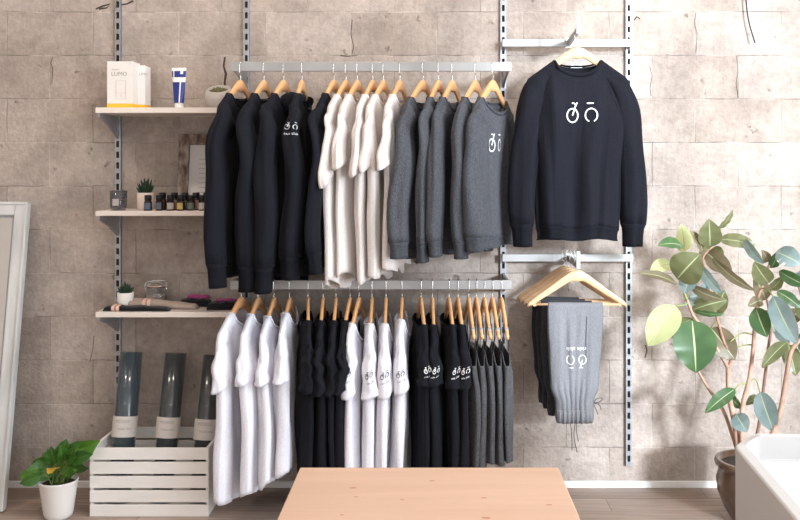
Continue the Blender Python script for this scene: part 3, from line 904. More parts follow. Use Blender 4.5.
# ---- lower rail
LO = [
 (241, 14, 'wt', 'long white tee nearest the crate, first garment on the lower rail', .82, .37),
 (258, 7, 'wt', 'long white tee, second of the four beside the crate', .775, .34),
 (274, 4, 'wt', 'long white tee, third of the four beside the crate', .74, .34),
 (289.5, 1, 'wt', 'long white tee touching the black tops, fourth on the lower rail', .70, .33),
 (308, -8, 'bt', 'black top with gathered sleeves, first of four after the long white tees', .78, .36),
 (323, -3, 'bt', 'black top with gathered sleeves, second of four after the long white tees', .78, .37),
 (336, -2, 'bt', 'black top with gathered sleeves, third of four after the long white tees', .78, .37),
 (350, 4, 'bt', 'black top beside the printed white tees, fourth of the black group', .78, .37),
 (359, 7, 'wp', 'white tee with sleeve print beside the black tops, first of four printed', .79, .39),
 (372, -1, 'wp', 'white tee with sleeve print, second of the four printed white ones', .79, .39),
 (386, -1, 'wp', 'white tee with sleeve print, third of the four printed white ones', .79, .39),
 (402, 0, 'wp', 'white tee with sleeve print, next to the black printed tees', .79, .37),
 (421, -6, 'bp', 'black tee with white bicycle print on sleeve, beside the white printed tees', .79, .335),
 (432.5, -2, 'bp', 'black tee with white sleeve print, second of the four black printed ones', .79, .34),
 (449, -5, 'bp', 'black tee with white sleeve print, third of the four black printed ones', .79, .35),
 (458, -5, 'bp', 'black tee with white sleeve print, touching the charcoal tank tops', .79, .35),
 (468.7, -4, 'gt', 'charcoal tank top, first of five, touching the black printed tees', .67, 0),
 (476.5, -4, 'gt', 'charcoal tank top, second of the five on the lower rail', .68, 0),
 (484.5, -4, 'gt', 'charcoal tank top in the middle of the five', .665, 0),
 (492.5, -4, 'gt', 'charcoal tank top, fourth of the five on the lower rail', .675, 0),
 (501.5, -3, 'gt', 'charcoal tank top at the upright end of the lower rail', .66, 0),
]
for i, (px, yaw, kind, label, L, Ls) in enumerate(LO):
    loc = bot_loc(px); rz = rot(yaw)
    h = hanger(loc, rz, 'wooden hanger carrying the %s garment from the shelves on the lower rail' % ORD[i], 'hangers on the lower rail')
    if kind == 'wt':
        t, b, sl = tee('long_white_tee', loc, rz, label, 't-shirt', 'long white tees on the lower rail', M['white_tee'], L, Ls, th=.034, seed=i * .33 + 4, ry=.024, A=.013, crumple=.45, su=.93, flare=.8, neck=(.10, .105, .115, .10)[i])
    elif kind == 'bt':
        t, b, sl = tee('black_top', loc, rz, label, 'top', 'plain black tops on the lower rail', M['black_tee'], L, Ls, th=.029, seed=i * .33 + 4, ry=.025, A=.013, crumple=1.8, neck=.135, neckd=.09)
    elif kind == 'wp':
        t, b, sl = tee('printed_white_tee', loc, rz, label, 't-shirt', 'printed white tees on the lower rail', M['white_tee'], L, Ls, th=.029, seed=i * .33 + 4, ry=.026, A=.013, crumple=.7, flare=.5, su=1.04, neck=.150 if i < 11 else .13, neckd=.10)
        sleeve_print(sl[0], t, 0.1, .72, Ls - .15, .21, 'print_dark')
    elif kind == 'bp':
        t, b, sl = tee('printed_black_tee', loc, rz, label, 't-shirt', 'printed black tees on the lower rail', M['black_tee'], L, Ls, th=.027, seed=i * .33 + 4, ry=.027, A=.011, crumple=.4, flare=.5, su=1.04, neck=.155, neckd=.11)
        sleeve_print(sl[0], t, 0.1, .70, Ls - .15, .21)
    else:
        t, b = tank('tank_top', loc, rz, label, 'tank top', 'charcoal tank tops on the lower rail', M['tank_grey'], L, .018, i * .3)
        # rubber grips on this kind of hanger
        for sg in (1, -1):
            boxes('rubber_grip', [((sg * .165 - .008, -.0075, h_top(.165) - .029), (sg * .165 + .008, .0075, h_top(.165) + .001))], M['rubber'], h)

# ---- the sweatshirt on the display arm
loc = (FX, -.315, 2.018)
hanger(loc, R(180), 'pale wooden hanger inside the large black display sweatshirt', None, True)
t, b, sl = sweatshirt('display_sweatshirt', loc, R(180), 'large black crewneck sweatshirt facing the shop with white bicycle print on its chest', 'sweatshirt', None,
                      M['black'], M['black_rib'], .835, .865, th=.052, seed=12.4, ry=.045, spread=.026, ruk=.85,
                      body_kw=dict(neck=.105, df=.075, db=.03, Wsh=.232, Wc=.215, Wh=.175, A=.018))
mark('chest_print', bike_logo(1.08, .0055), b.front_map(-.012, -.300), M['print'], t)
mark('neck_label', merge2d([stroke2d([(-.024, 0), (.026, 0)], .028)]), flat((0, -.030, -.085), (-1, 0, 0), (0, 0, 1)), M['tag'], t)
for sg in (1, -1):   # raglan seams
    sp = smooth_path([(sg * .108, 0, -.105), (sg * .125, 0, -.16), (sg * .155, 0, -.24), (sg * .19, 0, -.33)], 5)
    q = []
    for p in sp:
        c_ = p.x / b.W(p.z); tt = (p.z - b.ztop(c_, 1)) / (-b.L - b.ztop(c_, 1)); v = b.pt(c_, 1, tt); q.append(v + Vector((0, .0005, 0)))
    tube('raglan_seam', q, .0012, M['black_rib'], t, 5)

# ================================================================== JOGGERS
def joggers(loc, rz, label, m, seed, W0, xo, L, detail, group):
    t = thing('joggers', label, 'trousers', loc, rz, group)
    zb = -.150
    def W(z): return lerp_tab([(-L, W0 * .68), (-L + .05, W0 * .66), (-L + .12, W0 * .86), (zb - .1, W0 * 1.0), (zb, W0)], z)
    def pt(c, side, q):
        # q 0 at the fold over the bar, 1 at the lower edge
        LL = L if side > 0 else L - .03
        if q < .06:
            a = q / .06 * PI / 2
            y = side * (.010 * math.sin(a)); z = zb + .006 * math.cos(a)
        else:
            f = (q - .06) / .94; z = zb - f * (LL + zb) if False else zb + (-LL - zb) * f
            y = side * (.010 + .013 * sstep(0, .5, f))
        f = max(0, (q - .06) / .94)
        w = .009 * noise.noise(Vector((c * 4 + seed, z * 3, side + seed))) + .005 * noise.noise(Vector((c * 11, z * 3 + seed, side)))
        gather = .004 * math.sin(c * 26 + seed) * sstep(.62, .8, f) 
        y += side * (w * sstep(0, .3, f) + gather) * (1 - .3 * abs(c))
        y *= (1 - .8 * abs(c) ** 6)
        x = xo + c * W(z) + .012 * (f) * (1 if c > 0 else .6) * .5 + .006 * noise.noise(Vector((z * 8, seed, c)))
        return Vector((x, y, z))
    vs, fs = [], []; N, Q = 34, 40
    rows = [(1, 1 - .94 * 0 - j / Q) for j in range(Q)] 
    seq = [(1, 1 - j / Q) for j in range(Q + 1)] + [(-1, j / Q) for j in range(1, Q + 1)]
    for sd, q in seq:
        for i in range(N + 1): vs.append(pt(-1 + 2 * i / N, sd, q))
    for j in range(len(seq) - 1):
        for i in range(N): fs.append((j * (N + 1) + i, j * (N + 1) + i + 1, (j + 1) * (N + 1) + i + 1, (j + 1) * (N + 1) + i))
    o = from_data('legs_folded', vs, fs, m, t, True)
    md = o.modifiers.new('thick', 'SOLIDIFY'); md.thickness = .007; md.offset = 0
    # ribbed waistband roll at the lower edge of the front
    vs, fs = [], []; K = 12; n = 60
    for i in range(n + 1):
        c = -1.02 + 2.04 * i / n; p = pt(max(-1, min(1, c)), 1, .99); p.x += (c - max(-1, min(1, c))) * W(-L)
        rb = .002 * math.sin(i * 2.1)
        end = min(1, (1.02 - abs(c)) * 12 + .35)
        for k in range(K):
            a = 2 * PI * k / K
            vs.append(p + Vector((0, (.014 * end + rb) * math.cos(a) + .002, (.030 * end) * math.sin(a) - .012)))
    for i in range(n):
        for k in range(K): fs.append((i * K + k, i * K + (k + 1) % K, (i + 1) * K + (k + 1) % K, (i + 1) * K + k))
    fs.append(tuple(range(K))[::-1]); fs.append(tuple(n * K + k for k in range(K)))
    from_data('waistband', vs, fs, m, t, True)
    if detail:
        def pm(cx, zc):
            def f(x, y):
                z = zc - y; c = (cx + x - xo) / W(z); q = .06 + .94 * (z - zb) / (-L - zb)
                p = pt(c, 1, q); p.y += .006; return p
            return f
        mark('thigh_print', merge2d([bike_logo(.72, .0034), text2d('ride club', .017, 0, -.046)]), pm(xo - .002, -.385), M['print'], t)
        # side pocket opening
        pk = [pt(-.42, 1, q) + Vector((0, .005, 0)) for q in (.16, .25, .35, .45, .5)]
        tube('pocket_seam', smooth_path(pk, 4), .0035, m, t, 6)
        for k, (c, ln) in enumerate(((.25, .13), (-.05, .09), (.0, .14))):
            p = pt(c, 1, 1); tube('drawstring', smooth_path([p + Vector((0, .01, -.02)), p + Vector((.006 * (k - 1), .012, -.02 - ln * .5)), p + Vector((-.008, .01, -.02 - ln))], 5), .0018, M['cord'], t, 6)
        # bow at the side of the waistband
        p = pt(-1, 1, .9)
        for q in ([(0, 0, 0), (-.02, .01, .02), (-.04, .01, .018), (-.022, .01, .002), (0, 0, 0)], [(0, 0, 0), (-.025, .01, -.008), (-.035, .008, -.03)], [(0, 0, 0), (-.012, .01, -.03), (-.02, .01, -.05)]):
            tube('drawstring', smooth_path([p + Vector(v) for v in q], 5), .002, M['cord'], t, 6)
    return t
JD = [(.135, 'jogger_dark', .105, .040, .585, 'dark grey joggers hung furthest back, against the wall', 'wooden hanger closest to the wall on the jogger arm'),
      (.19, 'jogger_dark', .108, .034, .595, 'dark grey joggers hung second from the wall', 'wooden hanger second from the wall on the jogger arm'),
      (.245, 'jogger_dark', .112, .026, .61, 'grey joggers hung just behind the front printed pair', 'wooden hanger third from the wall on the jogger arm'),
      (.305, 'jogger', .118, .008, .625, 'mid grey joggers folded over the front hanger, with white print', 'pale wooden hanger in front on the jogger arm')]
for k, (d, mk, w0, xo, L, lb, hl) in enumerate(JD):
    zt = Z4 - .047
    loc = (FX - .010 * (3 - k), -d, zt); h = hanger(loc, R(180 - 4 * (3 - k)), hl, 'hangers on the jogger arm', True)
    tube('trouser_bar', [(-.185, 0, -.150), (.185, 0, -.150)], .0055, M['hanger_pale'], h, 10)
    for sg in (-1, 1): boxes('bar_end', [((sg * .185 - .006, -.005, -.157), (sg * .185 + .006, .005, h_top(.185) - .02))], M['hanger_pale'], h)
    joggers(loc, R(180 - 4 * (3 - k)), lb, M[mk], k * 3.3 + 1, w0, xo, L, k == 3, 'joggers on the display arm')

# ================================================================== SHELF GOODS
def on(px, z, d):
    """x of a thing seen at px standing d off the wall"""
    return ((px - VX) * (D - d) / F, -d, z)
# cartons
def carton(px0, px1, h, dep, d, label, m, big):
    x0 = (px0 - VX) * (D - d) / F; x1 = (px1 - VX) * (D - d) / F
    t = thing('product_carton', label, 'box', ((x0 + x1) / 2, -d, S1), 0, 'white cartons on the top shelf')
    w = (x1 - x0) / 2
    boxes('carton_body', [((-w, 0, .022), (w, dep, h))], m, t, .0012)
    boxes('yellow_base', [((-w - .0003, -.0003, 0), (w + .0003, dep + .0003, .022))], M['yellow'], t)
    f = flat((0, -.0009, 0), (1, 0, 0), (0, 0, 1))
    if big:
        mark('lettering', text2d('LUMO', .018, -.003, h - .056), f, M['print_grey'], t)
        mark('lettering', text2d('doterra', .008, -.020, h - .036), f, M['print_grey'], t)
        mark('lettering', text2d('PRO', .004, w - .014, h - .012), f, M['print_grey'], t)
        cx, z0, z1 = .004, .045, .125
        pts = [(cx - .022, z0), (cx + .022, z0), (cx + .022, z1), (cx - .022, z1)]
        mark('line_drawing', merge2d([stroke2d(pts, .0012, True), stroke2d(seg2d((cx - .022, .07), (cx + .022, .07)), .0008), stroke2d(arc2d((cx, .058), .005, 0, 345, 14), .0009, True)]), f, M['print_grey'], t)
    else:
        mark('lettering', text2d('LUMO', .012, 0.01, h - .04), f, M['print_grey'], t)
carton(107, 133, .211, .098, .20, 'large white carton with yellow base and grey lettering, on the top shelf', M['box'], True)
carton(136, 145, .201, .085, .13, 'plain white carton with yellow base, tucked behind the lettered carton', M['box2'], False)
# toothpaste tube
px = 179
TS = 1.18
t = thing('toothpaste_tube', 'blue and white toothpaste tube standing on its white cap', 'toothpaste tube', on(px, S1, .15), R(-4))
t.scale = (.95, .95, TS)
lathe('cap', [(.0, 0), (.021, 0), (.022, .002), (.020, .024), (0, .024)], M['tube_white'], t, seg=24)
vs, fs, mi = [], [], []; n, K = 22, 28
for i in range(n + 1):
    q = i / n; z = .024 + q * .135
    ru = .024 + .012 * q; ry = .021 * (1 - q) + .0015
    for k in range(K):
        a = 2 * PI * k / K; vs.append((ru * math.cos(a), ry * math.sin(a), z))
for i in range(n):
    for k in range(K):
        fs.append((i * K + k, i * K + (k + 1) % K, i * K + K + (k + 1) % K, i * K + K + k))
        a = 2 * PI * (k + .5) / K; fx = math.cos(a); zz = (i + .5) / n
        blue = zz < .93 and not (.60 < zz < .72) and not (.28 < fx < .44 and zz < .6) and not (zz > .8 and .25 < fx < .62) and not (zz > .60 and -.75 < fx < -.55)
        mi.append(1 if blue else 0)
fs.append(tuple(n * K + k for k in range(K))); mi.append(0)
o = from_data('tube_body', vs, fs, [M['tube_white'], M['tube_blue']], t, True, mi)
# concrete planter with dry succulent
t = thing('concrete_planter', 'round grey concrete bowl with a low dry succulent, behind first hanger', 'planter', on(218.5, S1, .15), 0)
lathe('bowl', [(0, 0), (.030, 0), (.050, .022), (.060, .052), (.058, .076), (.052, .092), (.045, .092), (.044, .082), (0, .080)], M['concrete'], t, seg=36, wob=.03)
lathe('gravel', [(.0, .086), (.030, .085), (.0445, .082)], M['gravel'], t, seg=20)
def slope_rim(t, k):
    for ch in t.children:
        for v in ch.data.vertices:
            if v.co.z > .03: v.co.z += v.co.y * k * min(1, (v.co.z - .03) / .05)
def succulent(t, z0, n, r, h, m, seed, wid=.006):
    rnd = random.Random(seed); vs, fs = [], []
    for i in range(n):
        a = i * 2.4; lean = .15 + .85 * (i / n); L_ = h * (1.05 - .35 * lean) * rnd.uniform(.8, 1.15)
        d = Vector((math.cos(a) * lean * .8, math.sin(a) * lean * .8, 1)).normalized()
        b0 = Vector((math.cos(a) * r * lean * .5, math.sin(a) * r * lean * .5, z0))
        pts = [b0 + d * (L_ * q) + Vector((0, 0, .10 * L_ * q * q)) for q in (0, .3, .6, .85, 1)]
        add_tube(vs, fs, pts, [wid * .8, wid, wid * .75, wid * .4, wid * .06], 5)
    return from_data('succulent', vs, fs, m, t, True)
succulent(t, .080, 26, .045, .020, M['succ_dry'], 1, .0045)
slope_rim(t, .42)

# middle shelf: glass candle
t = thing('glass_candle', 'smoked glass candle tumbler standing on the middle shelf', 'candle', on(118.5, S2, .20))
lathe('tumbler', [(0, 0), (.030, 0), (.035, .010), (.0385, .088), (.0365, .088), (.0335, .014), (0, .010)], M['smoke_glass'], t, seg=36)
lathe('wax', [(0, .0155), (.031, .0155), (.0335, .06), (0, .06)], M['wax'], t, seg=28)
prism('paper_label', [(-.014, .022), (.014, .022), (.014, .052), (-.014, .052)], 'y', -.0375, -.0370, M['lab_white'], t)
# blush pot
t = thing('potted_succulent', 'small spiky succulent in a blush straight-sided pot on the middle shelf', 'potted plant', on(145.5, S2, .165))
lathe('pot', [(0, 0), (.032, 0), (.036, .004), (.037, .078), (.034, .078), (.033, .070), (0, .070)], M['pink_pot'], t, seg=32)
lathe('soil', [(0, .0715), (.0335, .071)], M['soil'], t, seg=20)
succulent(t, .07, 26, .034, .066, M['succ'], 5, .006)
# oil bottles
def bottle(px, d, label, lm, s=1.0, hh=0):
    t = thing('oil_bottle', label, 'bottle', on(px, S2, d), R(random.uniform(-25, 25)), 'essential oil bottles on the middle shelf')
    r = .0145 * s; h = .036 * s + hh
    lathe('glass_body', [(0, 0), (r * .93, 0), (r, .002), (r, h - .005), (r * .8, h), (r * .55, h + .003), (0, h + .003)], M['amber'], t, seg=20)
    lathe('cap', [(0, h + .001), (r * .86, h + .001), (r * .9, h + .024), (r * .75, h + .026), (0, h + .026)], M['cap'], t, seg=20)
    # wrap-round paper label
    vs, fs = [], []; K = 14
    for z in (.006, h - .008):
        for k in range(K + 1):
            a = R(-140 + 110 * k / K); vs.append(((r + .0006) * math.cos(a), (r + .0006) * math.sin(a), z))
    for k in range(K): fs.append((k, k + 1, K + 2 + k, K + 1 + k))
    from_data('label', vs, fs, M[lm], t, True)
BT = [(148, .235, 'lab_blue', 'small oil bottle with blue label in front of the blush pot'),
      (159.5, .225, 'lab_blue', 'small oil bottle with blue label, second in the front row'),
      (170.5, .225, 'lab_white', 'small oil bottle with white label, third in the front row'),
      (181, .23, 'lab_gold', 'small oil bottle with gold label, fourth in the front row'),
      (191, .225, 'lab_green', 'small oil bottle with dark green label, fifth in the front row'),
      (202.5, .235, 'lab_white', 'small oil bottle with white label, next to the black sleeve')]
for px, d, lm, lb in BT: bottle(px, d, lb, lm, 1.2)
for k, (px, lm, lb) in enumerate([(162.5, 'lab_rose', 'small oil bottle behind the second blue labelled bottle'), (174.5, 'lab_rose', 'small oil bottle behind the white labelled bottle'),
                                  (185, 'lab_green', 'small oil bottle behind the gold labelled bottle'), (196, 'lab_rose', 'small oil bottle behind the dark green labelled bottle'),
                                  (207, 'lab_rose', 'small oil bottle half hidden by the black sleeve')]):
    bottle(px, .175, lb, lm, 1.2, .01)
# distressed picture frame leaning on the wall
t = thing('picture_frame', 'weathered whitewashed wooden frame with printed paper leaning behind the oil bottles', 'picture frame', on(212, S2, .095))
t.rotation_euler = (R(-9), 0, 0)
w, h, b_ = .165, .352, .044
boxes('frame', [((-w, 0, 0), (-w + b_, .018, h)), ((w - b_, 0, 0), (w, .018, h)), ((-w + b_, 0, 0), (w - b_, .018, b_)), ((-w + b_, 0, h - b_), (w - b_, .018, h))], M['frame_old'], t, .004)
boxes('inner_lip', [((-w + b_ - .002, -.004, b_), (-w + b_ + .006, .012, h - b_)), ((w - b_ - .006, -.004, b_), (w - b_ + .002, .012, h - b_)), ((-w + b_, -.004, h - b_ - .006), (w - b_, .012, h - b_ + .002)), ((-w + b_, -.004, b_ - .002), (w - b_, .012, b_ + .006))], M['frame_old'], t)
boxes('paper', [((-w + b_, .009, b_), (w - b_, .014, h - b_))], M['paper'], t)
ln = [stroke2d([(-.07, z), (.07 - .03 * (i % 3), z)], .0022) for i, z in enumerate([.08 + .022 * k for k in range(8)])]
mark('printed_lines', merge2d(ln), flat((.0, .0085, 0), (1, 0, 0), (0, 0, 1)), M['print_grey'], t)
mark('lettering', text2d('Mt', .03, .02, .275), flat((0, .0085, 0), (1, 0, 0), (0, 0, 1)), M['print_grey'], t)

# lowest shelf
t = thing('potted_succulent', 'small dark succulent in a white pot on the lowest shelf', 'potted plant', on(125.5, S3, .16))
lathe('pot', [(0, 0), (.030, 0), (.034, .004), (.037, .072), (.034, .072), (.033, .066), (0, .066)], M['white_pot'], t, seg=32)
lathe('soil', [(0, .0675), (.0335, .067)], M['soil'], t, seg=20)
succulent(t, .066, 30, .036, .045, M['succ'], 8, .0055)
t = thing('glass_jar', 'clear clip-top glass jar with tan contents on the lowest shelf', 'jar', on(156, S3, .10), R(15))
lathe('jar_body', [(0, 0), (.044, 0), (.048, .005), (.048, .070), (.040, .084), (.040, .094), (.038, .094), (.038, .083), (.0455, .069), (.0455, .007), (0, .005)], M['jar'], t, seg=32)
lathe('lid', [(0, .112), (.030, .110), (.041, .100), (.042, .095), (0, .095)], M['jar'], t, seg=32)
lathe('contents', [(0, .006), (.043, .006), (.043, .050), (.03, .056), (0, .054)], M['tan_cloth'], t, seg=20, wob=.2)
tube('wire_clip', smooth_path([(.043, -.01, .070), (.048, 0, .10), (.030, .0, .116), (-.03, 0, .114), (-.048, 0, .10), (-.043, -.01, .06)], 5), .0018, M['chrome'], t, 6)
tube('seal_ring', [(.041 * math.cos(R(a)), .041 * math.sin(R(a)), .0945) for a in range(0, 361, 20)], .002, M['peach'], t, 6)

def folded(name, cx, d, z, a, b, h, rz, m, seed, label, cat, group=None, taper=0, band=None, stripe=None):
    """soft folded knit: low pillow with an uneven top"""
    t = thing(name, label, cat, (cx, -d, z), rz, group)
    vs, fs = [], []; N, K = 26, 20
    for i in range(N + 1):
        q = -1 + 2 * i / N
        e = (1 - abs(q) ** 5) ** .5 if abs(q) < 1 else 0
        for k in range(K):
            w_ = 2 * PI * k / K; cy, cz = math.cos(w_), math.sin(w_)
            cy = math.copysign(abs(cy) ** .7, cy); cz = math.copysign(abs(cz) ** .8, cz)
            hh = h * (1 + .3 * noise.noise(Vector((q * 2.2, cy * 1.5, seed)))) * (.55 + .45 * e) * (1 - taper * (q + 1) / 2)
            bb = b * (.75 + .25 * e) * (1 + .12 * noise.noise(Vector((q * 3, seed, 1))))
            vs.append((q * a, cy * bb, max(0, hh * (.5 + .5 * cz) * (1 if abs(q) < .999 else .5))))
    for i in range(N):
        for k in range(K): fs.append((i * K + k, i * K + (k + 1) % K, (i + 1) * K + (k + 1) % K, (i + 1) * K + k))
    fs.append(tuple(range(K))[::-1]); fs.append(tuple(N * K + k for k in range(K)))
    from_data('knit', vs, fs, m, t, True)
    if band is not None:
        for q0 in band:
            vs, fs = [], []
            for i in range(5):
                q = q0 + .035 * i * .11 / a
                for k in range(K):
                    w_ = 2 * PI * k / K; cy, cz = math.cos(w_), math.sin(w_)
                    cy = math.copysign(abs(cy) ** .7, cy); cz = math.copysign(abs(cz) ** .8, cz)
                    e = (1 - abs(q) ** 5) ** .5
                    hh = h * (1 + .3 * noise.noise(Vector((q * 2.2, cy * 1.5, seed)))) * (.55 + .45 * e) * (1 - taper * (q + 1) / 2)
                    bb = b * (.75 + .25 * e) * (1 + .12 * noise.noise(Vector((q * 3, seed, 1))))
                    vs.append((q * a, cy * (bb + .002), max(-.0005, (hh + .003) * (.5 + .5 * cz))))
            for i in range(4):
                for k in range(K): fs.append((i * K + k, i * K + (k + 1) % K, (i + 1) * K + (k + 1) % K, (i + 1) * K + k))
            from_data('paper_band', vs, fs, M['peach'], t, True)
    return t
X = lambda px, d: (px - VX) * (D - d) / F
folded('folded_headband', X(137, .235), .235, S3, .145, .030, .026, R(-1), M['black_knit'], 3, 'folded black headband with peach paper band at the front of the lowest shelf', 'headband', 'folded headbands on the lowest shelf', .3, (-.72, -.58))
folded('folded_headband', X(163, .165), .165, S3, .16, .036, .050, R(-3), M['tan_cloth'], 6, 'folded tan headband with peach paper band on the lowest shelf', 'headband', 'folded headbands on the lowest shelf', .55, (-.52, -.38))
folded('folded_headband', X(196, .10), .10, S3, .068, .034, .040, R(-4), M['black_knit'], 8, 'folded black headband behind the tan one, with magenta roll on top', 'headband', 'folded headbands on the lowest shelf', .1)
folded('folded_cloth', X(199, .10), .10, S3 + .036, .05, .024, .020, R(-4), M['magenta'], 9, 'magenta knit roll lying on the black headband behind the tan one', 'folded knit', 'magenta knits', .2)
folded('folded_headband', X(224, .20), .20, S3, .072, .036, .036, R(3), M['black_knit'], 11, 'folded black headband beside the first white tee hanger on lowest shelf', 'headband', 'folded headbands on the lowest shelf', -.1)
folded('folded_cloth', X(226, .185), .185, S3 + .035, .045, .022, .014, R(3), M['magenta'], 12, 'magenta knit roll lying beside the first hanger of the lower rail', 'folded knit', 'magenta knits', .1)

# ================================================================== CRATE, MATS, POTHOS
# crate front edge at 0.365 m from the wall
cd0, cd1 = .365, .035
kx = (D - cd0) / F
cx0, cx1 = (89.5 - VX) * kx, (208.6 - VX) * kx
Hc = 1.48 - (448 - VY) * kx
cw = (cx1 - cx0) / 2
t = thing('wooden_crate', 'white painted slatted wooden crate on the floor holding three rolled yoga mats', 'crate', ((cx0 + cx1) / 2, -cd0, 0))
dp = cd0 - cd1; bt = .014
sh = (Hc - 4 * .010) / 5
for nm, y0, y1 in (('front_slats', 0, .010), ('back_slats', dp - .010, dp)):
    boxes(nm, [((-cw, y0, i * (sh + .010) + (0 if i else .0)), (cw, y1, i * (sh + .010) + sh)) for i in range(5)], M['crate'], t, .002)
for sg in (-1, 1):   # end boards with a hand hole
    x0, x1 = (sg * cw - (bt if sg > 0 else 0), sg * cw + (bt if sg < 0 else 0))
    ya, yb, za, zb_ = .010, dp - .010, .002, Hc - .002
    hy0, hy1, hz0, hz1 = dp / 2 - .05, dp / 2 + .05, Hc - .065, Hc - .04
    boxes('end_board', [((x0, ya, za), (x1, yb, hz0)), ((x0, ya, hz1), (x1, yb, zb_)), ((x0, ya, hz0), (x1, hy0, hz1)), ((x0, hy1, hz0), (x1, yb, hz1))], M['crate'], t)
boxes('base_boards', [((-cw + bt, .012, .004), (cw - bt, dp - .012, .014))], M['crate'], t)
for sg in (-1, 1):   # nail heads
    for i in range(5):
        pass
def yoga_mat(pt_, pb, dt, db, r, m, label, seed, txt):
    top = P(pt_[0], pt_[1], dt); bot = P(pb[0], pb[1], db)
    ax = (top - bot).normalized()
    # extend down to the crate base
    zb0 = .022 + r * math.sqrt(max(0, 1 - ax.z ** 2))
    bot = bot - ax * ((bot.z - zb0) / ax.z)
    L_ = (top - bot).length
    t = thing('yoga_mat', label, 'yoga mat', bot, 0, 'rolled yoga mats in the crate')
    q = Vector((0, 0, 1)).rotation_difference(ax); t.rotation_mode = 'QUATERNION'; t.rotation_quaternion = q
    # spiral roll
    vs, fs = [], []; n = 120; turns = 5; th = r / (turns + .8)
    for k in range(n + 1):
        a = 2 * PI * turns * k / n; rr = th * .8 + (r - th * .8) * k / n
        for (r2, z) in ((rr, 0), (rr, L_), (rr - th * .72, L_), (rr - th * .72, 0)):
            vs.append((r2 * math.cos(a + seed), r2 * math.sin(a + seed), z))
    for k in range(n):
        for j in range(4): fs.append((k * 4 + j, k * 4 + (j + 1) % 4, k * 4 + 4 + (j + 1) % 4, k * 4 + 4 + j))
    fs.append((n * 4, n * 4 + 1, n * 4 + 2, n * 4 + 3))
    from_data('rolled_mat', vs, fs, m, t, True)
    me = t.children[0].data
    lathe('plastic_wrap', [(r * .35, L_ + .003), (r * .98, L_ + .003), (r * 1.03, L_ - .004), (r * 1.03, .01), (r * .9, .0)], M['film'], t, seg=40, wob=.05)
    # paper sleeve
    z0 = L_ - .37; z1 = L_ - .28
    rr = r * 1.04
    lathe('paper_sleeve', [(rr, z0), (rr, z1)], M['mat_label'], t, seg=40)
    def f(x, y):
        a = -PI / 2 + x / rr + .25; return Vector(((rr + .001) * math.cos(a), (rr + .001) * math.sin(a), (z0 + z1) / 2 + y))
    mark('lettering', merge2d([text2d('MODO', .014, -.008, .024), text2d('YOGA MAT', .009, 0, -.008)]), f, M['print_grey'], t)
    return t
yoga_mat((131, 352), (123, 447), .12, .19, .052, M['mat_teal'], 'rolled teal yoga mat in clear wrap, the one beside the pothos', .3, '')
yoga_mat((175.5, 353), (166, 447), .12, .19, .051, M['mat_grey'], 'rolled graphite yoga mat in clear wrap, the middle one in the crate', 1.4, '')
yoga_mat((213, 355), (204, 447), .12, .19, .050, M['mat_olive'], 'rolled dark yoga mat in clear wrap, partly behind the long white tee', 2.2, '')

# generic leaf
def add_leaf(vs, fs, mi, base, tip, width, roll, mat_i, rib_i, curl=.12, fold=.25, point=.5, n=12, droop=0):
    base, tip = Vector(base), Vector(tip); ax = tip - base; L_ = ax.length; ax.normalize()
    view = Vector((-(base.x + tip.x) / 2, -D - (base.y + tip.y) / 2, CH - (base.z + tip.z) / 2)).normalized()
    side = ax.cross(view)
    if side.length < .05: side = ax.cross(Vector((0, 0, 1)))
    side.normalize(); nrm = side.cross(ax).normalized()
    rr = Matrix.Rotation(roll, 3, ax); side = rr @ side; nrm = rr @ nrm
    b0 = len(vs); cols = (-1, -.6, -.045, 0, .045, .6, 1)
    for i in range(n + 1):
        q = i / n
        w = width / 2 * (math.sin(PI * q ** .85)) ** .62 * (1 - point * sstep(.75, 1, q) * .6) + .0006
        c = base + ax * (L_ * q) + nrm * (curl * L_ * math.sin(PI * q)) + Vector((0, 0, -droop * L_ * q * q))
        for cc in cols:
            vs.append(c + side * (w * cc) + nrm * (fold * w * abs(cc) ** 1.3 + .002 * math.sin(q * 21 + cc * 3) * abs(cc)))
    m_ = len(cols)
    for i in range(n):
        for k in range(m_ - 1):
            fs.append((b0 + i * m_ + k, b0 + i * m_ + k + 1, b0 + (i + 1) * m_ + k + 1, b0 + (i + 1) * m_ + k))
            mi.append(rib_i if k in (2, 3) else mat_i)

# pothos
t = thing('potted_pothos', 'leafy green pothos in a white ribbed pot on the floor beside the crate', 'potted plant', (X(58.5, .36), -.36, 0))
prof = [(0, 0), (.052, 0), (.056, .004)]
for i in range(16):
    z = .012 + i * .0085; prof.append((.057 + z * .145 + (.0016 if i % 2 else 0), z))
prof += [(.080, .150), (.082, .158), (.077, .158), (.072, .140), (0, .138)]
lathe('pot', prof, M['white_pot'], t, seg=44)
lathe('soil', [(0, .141), (.0735, .140)], M['soil'], t, seg=20)
rnd = random.Random(11); vs, fs, mi = [], [], []; sv, sf = [], []
O = Vector(t.location)
ends = [(22, 474), (34, 462), (44, 452), (52, 446), (60, 455), (66, 439), (74, 447), (84, 440), (97, 442), (90, 452), (40, 470), (56, 468), (70, 462), (80, 466), (30, 478), (64, 474), (46, 462), (76, 455), (60, 445), (50, 474), (70, 446), (86, 458), (38, 458), (58, 460), (66, 468), (48, 466), (93, 446), (28, 468), (100, 437), (72, 470), (62, 448), (42, 476), (80, 448), (52, 458), (24, 480)]
